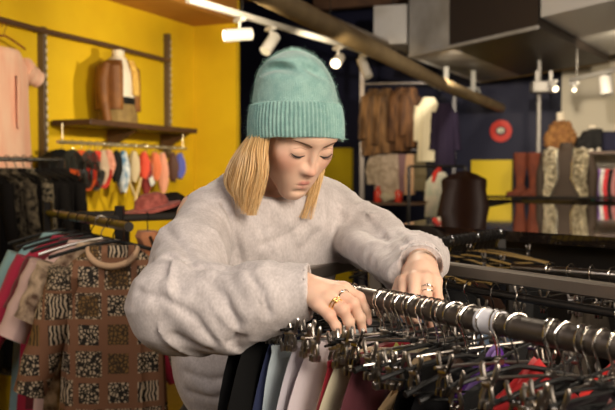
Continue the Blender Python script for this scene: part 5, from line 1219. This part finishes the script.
for s2 in (-1, 1):
    vs = []; n = 12; rws = [(H-.03, .07, .20, .09), (H-.09, .075, .205, .13), (H*.62, .065, .20, .135), (H*.4, .06, .185, .132), (H*.2, .10, .20, .135), (.01, .14, .21, .135)]
    for (z, xi, xo, yy) in rws:
        for k in range(n): t = k/(n-1); x = xi+(xo-xi)*t; vs.append((s2*x, -yy*math.sqrt(max(0, 1-(x/.235)**2))-.01+.004*math.sin(k*2+z*40), z))
    m_ = len(vs); q = MB(); back = [(v[0]*1.0, v[1]+.014, v[2]) for v in vs]; R = len(rws)
    fs = [(i*n+k, i*n+k+1, (i+1)*n+k+1, (i+1)*n+k) for i in range(R-1) for k in range(n-1)]; q.add(vs+back, fs+[tuple(a+m_ for a in f)[::-1] for f in fs]+[(i*n, (i+1)*n, (i+1)*n+m_, i*n+m_) for i in range(R-1)]+[(i*n+n-1, (i+1)*n+n-1, (i+1)*n+n-1+m_, i*n+n-1+m_) for i in range(R-1)])
    q.build('waistcoat_panel', sq, o)
    q = MB(); q.tube([Vector((s2*r[1], -r[3]*math.sqrt(1-(r[1]/.235)**2)-.018, r[0])) for r in rws], .009, 8); q.build('sparkle_trim', mm('bright_trim', (.9, .85, .7), .2, .9), o)
# shelf on the cream wall with fur busts
ysf = 8.9; zS = W(600, 152, ysf).z
sa, sb = W(546, 152, 8.95), W(660, 150, 8.5); sa.z = sb.z = zS; cs = empty('wall_shelf', (0, 0, 0), 0, 'dark shelf behind the waistcoat bust carrying the fur collars', 'shelf'); slabseg(sa, sb, .4, zS-.03, zS, 'board', darkwood, cs); 
for e in (sa+Vector((.05, 0, 0)), sb): MB().box((e.x, e.y, (zS-.03)/2), (.035, .035, zS-.03), b=.003).build('post', blackmetal, cs, smooth=False)
def shelf_at(px): k = (px-307.5)/FPX; d_ = (sb-sa).normalized(); t = (k*sa.y-sa.x)/(d_.x-k*d_.y); r = sa+d_*t; r.z = zS; return r
def fur_bust(px, h, m_, label, w=.17, neckh=.10):
    p = shelf_at(px); o = empty('mannequin_bust', p, 0, label, 'mannequin bust'); q = MB(); q.lathe([(.04, h+neckh), (.045, h+neckh-.01), (.043, h), (.07, h-.05), (w*.8, h-.12), (w*.75, 0)], n=24, sy=.6); q.build('bust', skinw, o)
    v, f = nets(lambda P: smin(ell(P, (0, 0, h*.42), (w*1.0, .12, h*.42)), ell(P, (0, -.02, h*.8), (w*.62, .10, h*.25)), .05)-.018*vnoise(P*26, 2)-.012*vnoise(P*60, 3), (-w-.08, -.2, -.01), (w+.08, .2, h+.1), .009)
    v[:, 2] = np.maximum(v[:, 2], .003); obj('fur_wrap', v, f, m_, o); return o
fur_bust(560, .31, M('fox_fur', (.42, .20, .06), .8, bump=(60, 1, .02), var=((.26, .11, .035), 20)), 'white-necked bust wrapped in ginger fox fur on the cream wall shelf', .17)
fur_bust(592, .22, M('black_fur', (.015, .014, .014), .7, bump=(60, 1, .02)), 'white-necked bust wrapped in black fur on the cream wall shelf', .17, .05)
q = MB(); pp = shelf_at(612); q.box((pp.x+.06, pp.y+.0, zS+.10), (.36, .22, .20), b=.02); tag(q.build('storage_box', fabric('navy_box', (.025, .025, .05))), 'dark blue box at the right end of the cream wall shelf', 'box')
# colourful tops under the shelf
zk = W(600, 166, 8.5).z; k0, k1 = W(588, 166, 8.55), W(665, 166, 8.3); k0.z = k1.z = zk; kr = empty('clothes_rack', (0, 0, 0), 0, 'small rack of colourful tops below the cream wall shelf', 'clothes rack'); q = MB(); q.tube([k0, k1], .01, 8); q.build('rail', dullchrome, kr)
for e in (k0, k1): MB().box((e.x, e.y, zk/2), (.025, .025, zk), b=.003).build('leg', blackmetal, kr, smooth=False); bar((e.x, e.y-.15, .03), (e.x, e.y+.15, .03), .03, .03, blackmetal, 'foot', kr)
for i, (px, col, nm) in enumerate(((591, (.02, .02, .02), 'black'), (594.5, (.02, .38, .28), 'emerald green'), (599, (.25, .12, .42), 'violet'), (603, (.75, .75, .72), 'white'), (607, (.65, .04, .05), 'bright red'), (611.5, (.02, .02, .02), 'jet black'), (615, (.5, .2, .2), 'dusty rose'))):
    k = (px-307.5)/FPX; dk = (k1-k0).normalized(); t = (k*k0.y-k0.x)/(dk.x-k*dk.y); p = k0+dk*t; o = empty('blouse', p+Vector((0, 0, -.03)), 1.15, '%s top hanging on the small rack below the cream wall shelf%s' % (nm, ', leftmost' if i == 0 else ''), 'blouse'); top_g(o, fabric('rt%d' % i, col), w=.16, L=.5, d=.028, neck=.05, sl=.18, slr=.025, slang=.1, flare=1, fold=.08, seed=i)
    q = MB(); q.M = Matrix.Rotation(PI/2, 4, 'Z'); wire_hook(q, drop=.04); q.v = [v+Vector((0, 0, .03)) for v in q.v]; q.build('hook', chrome, o)
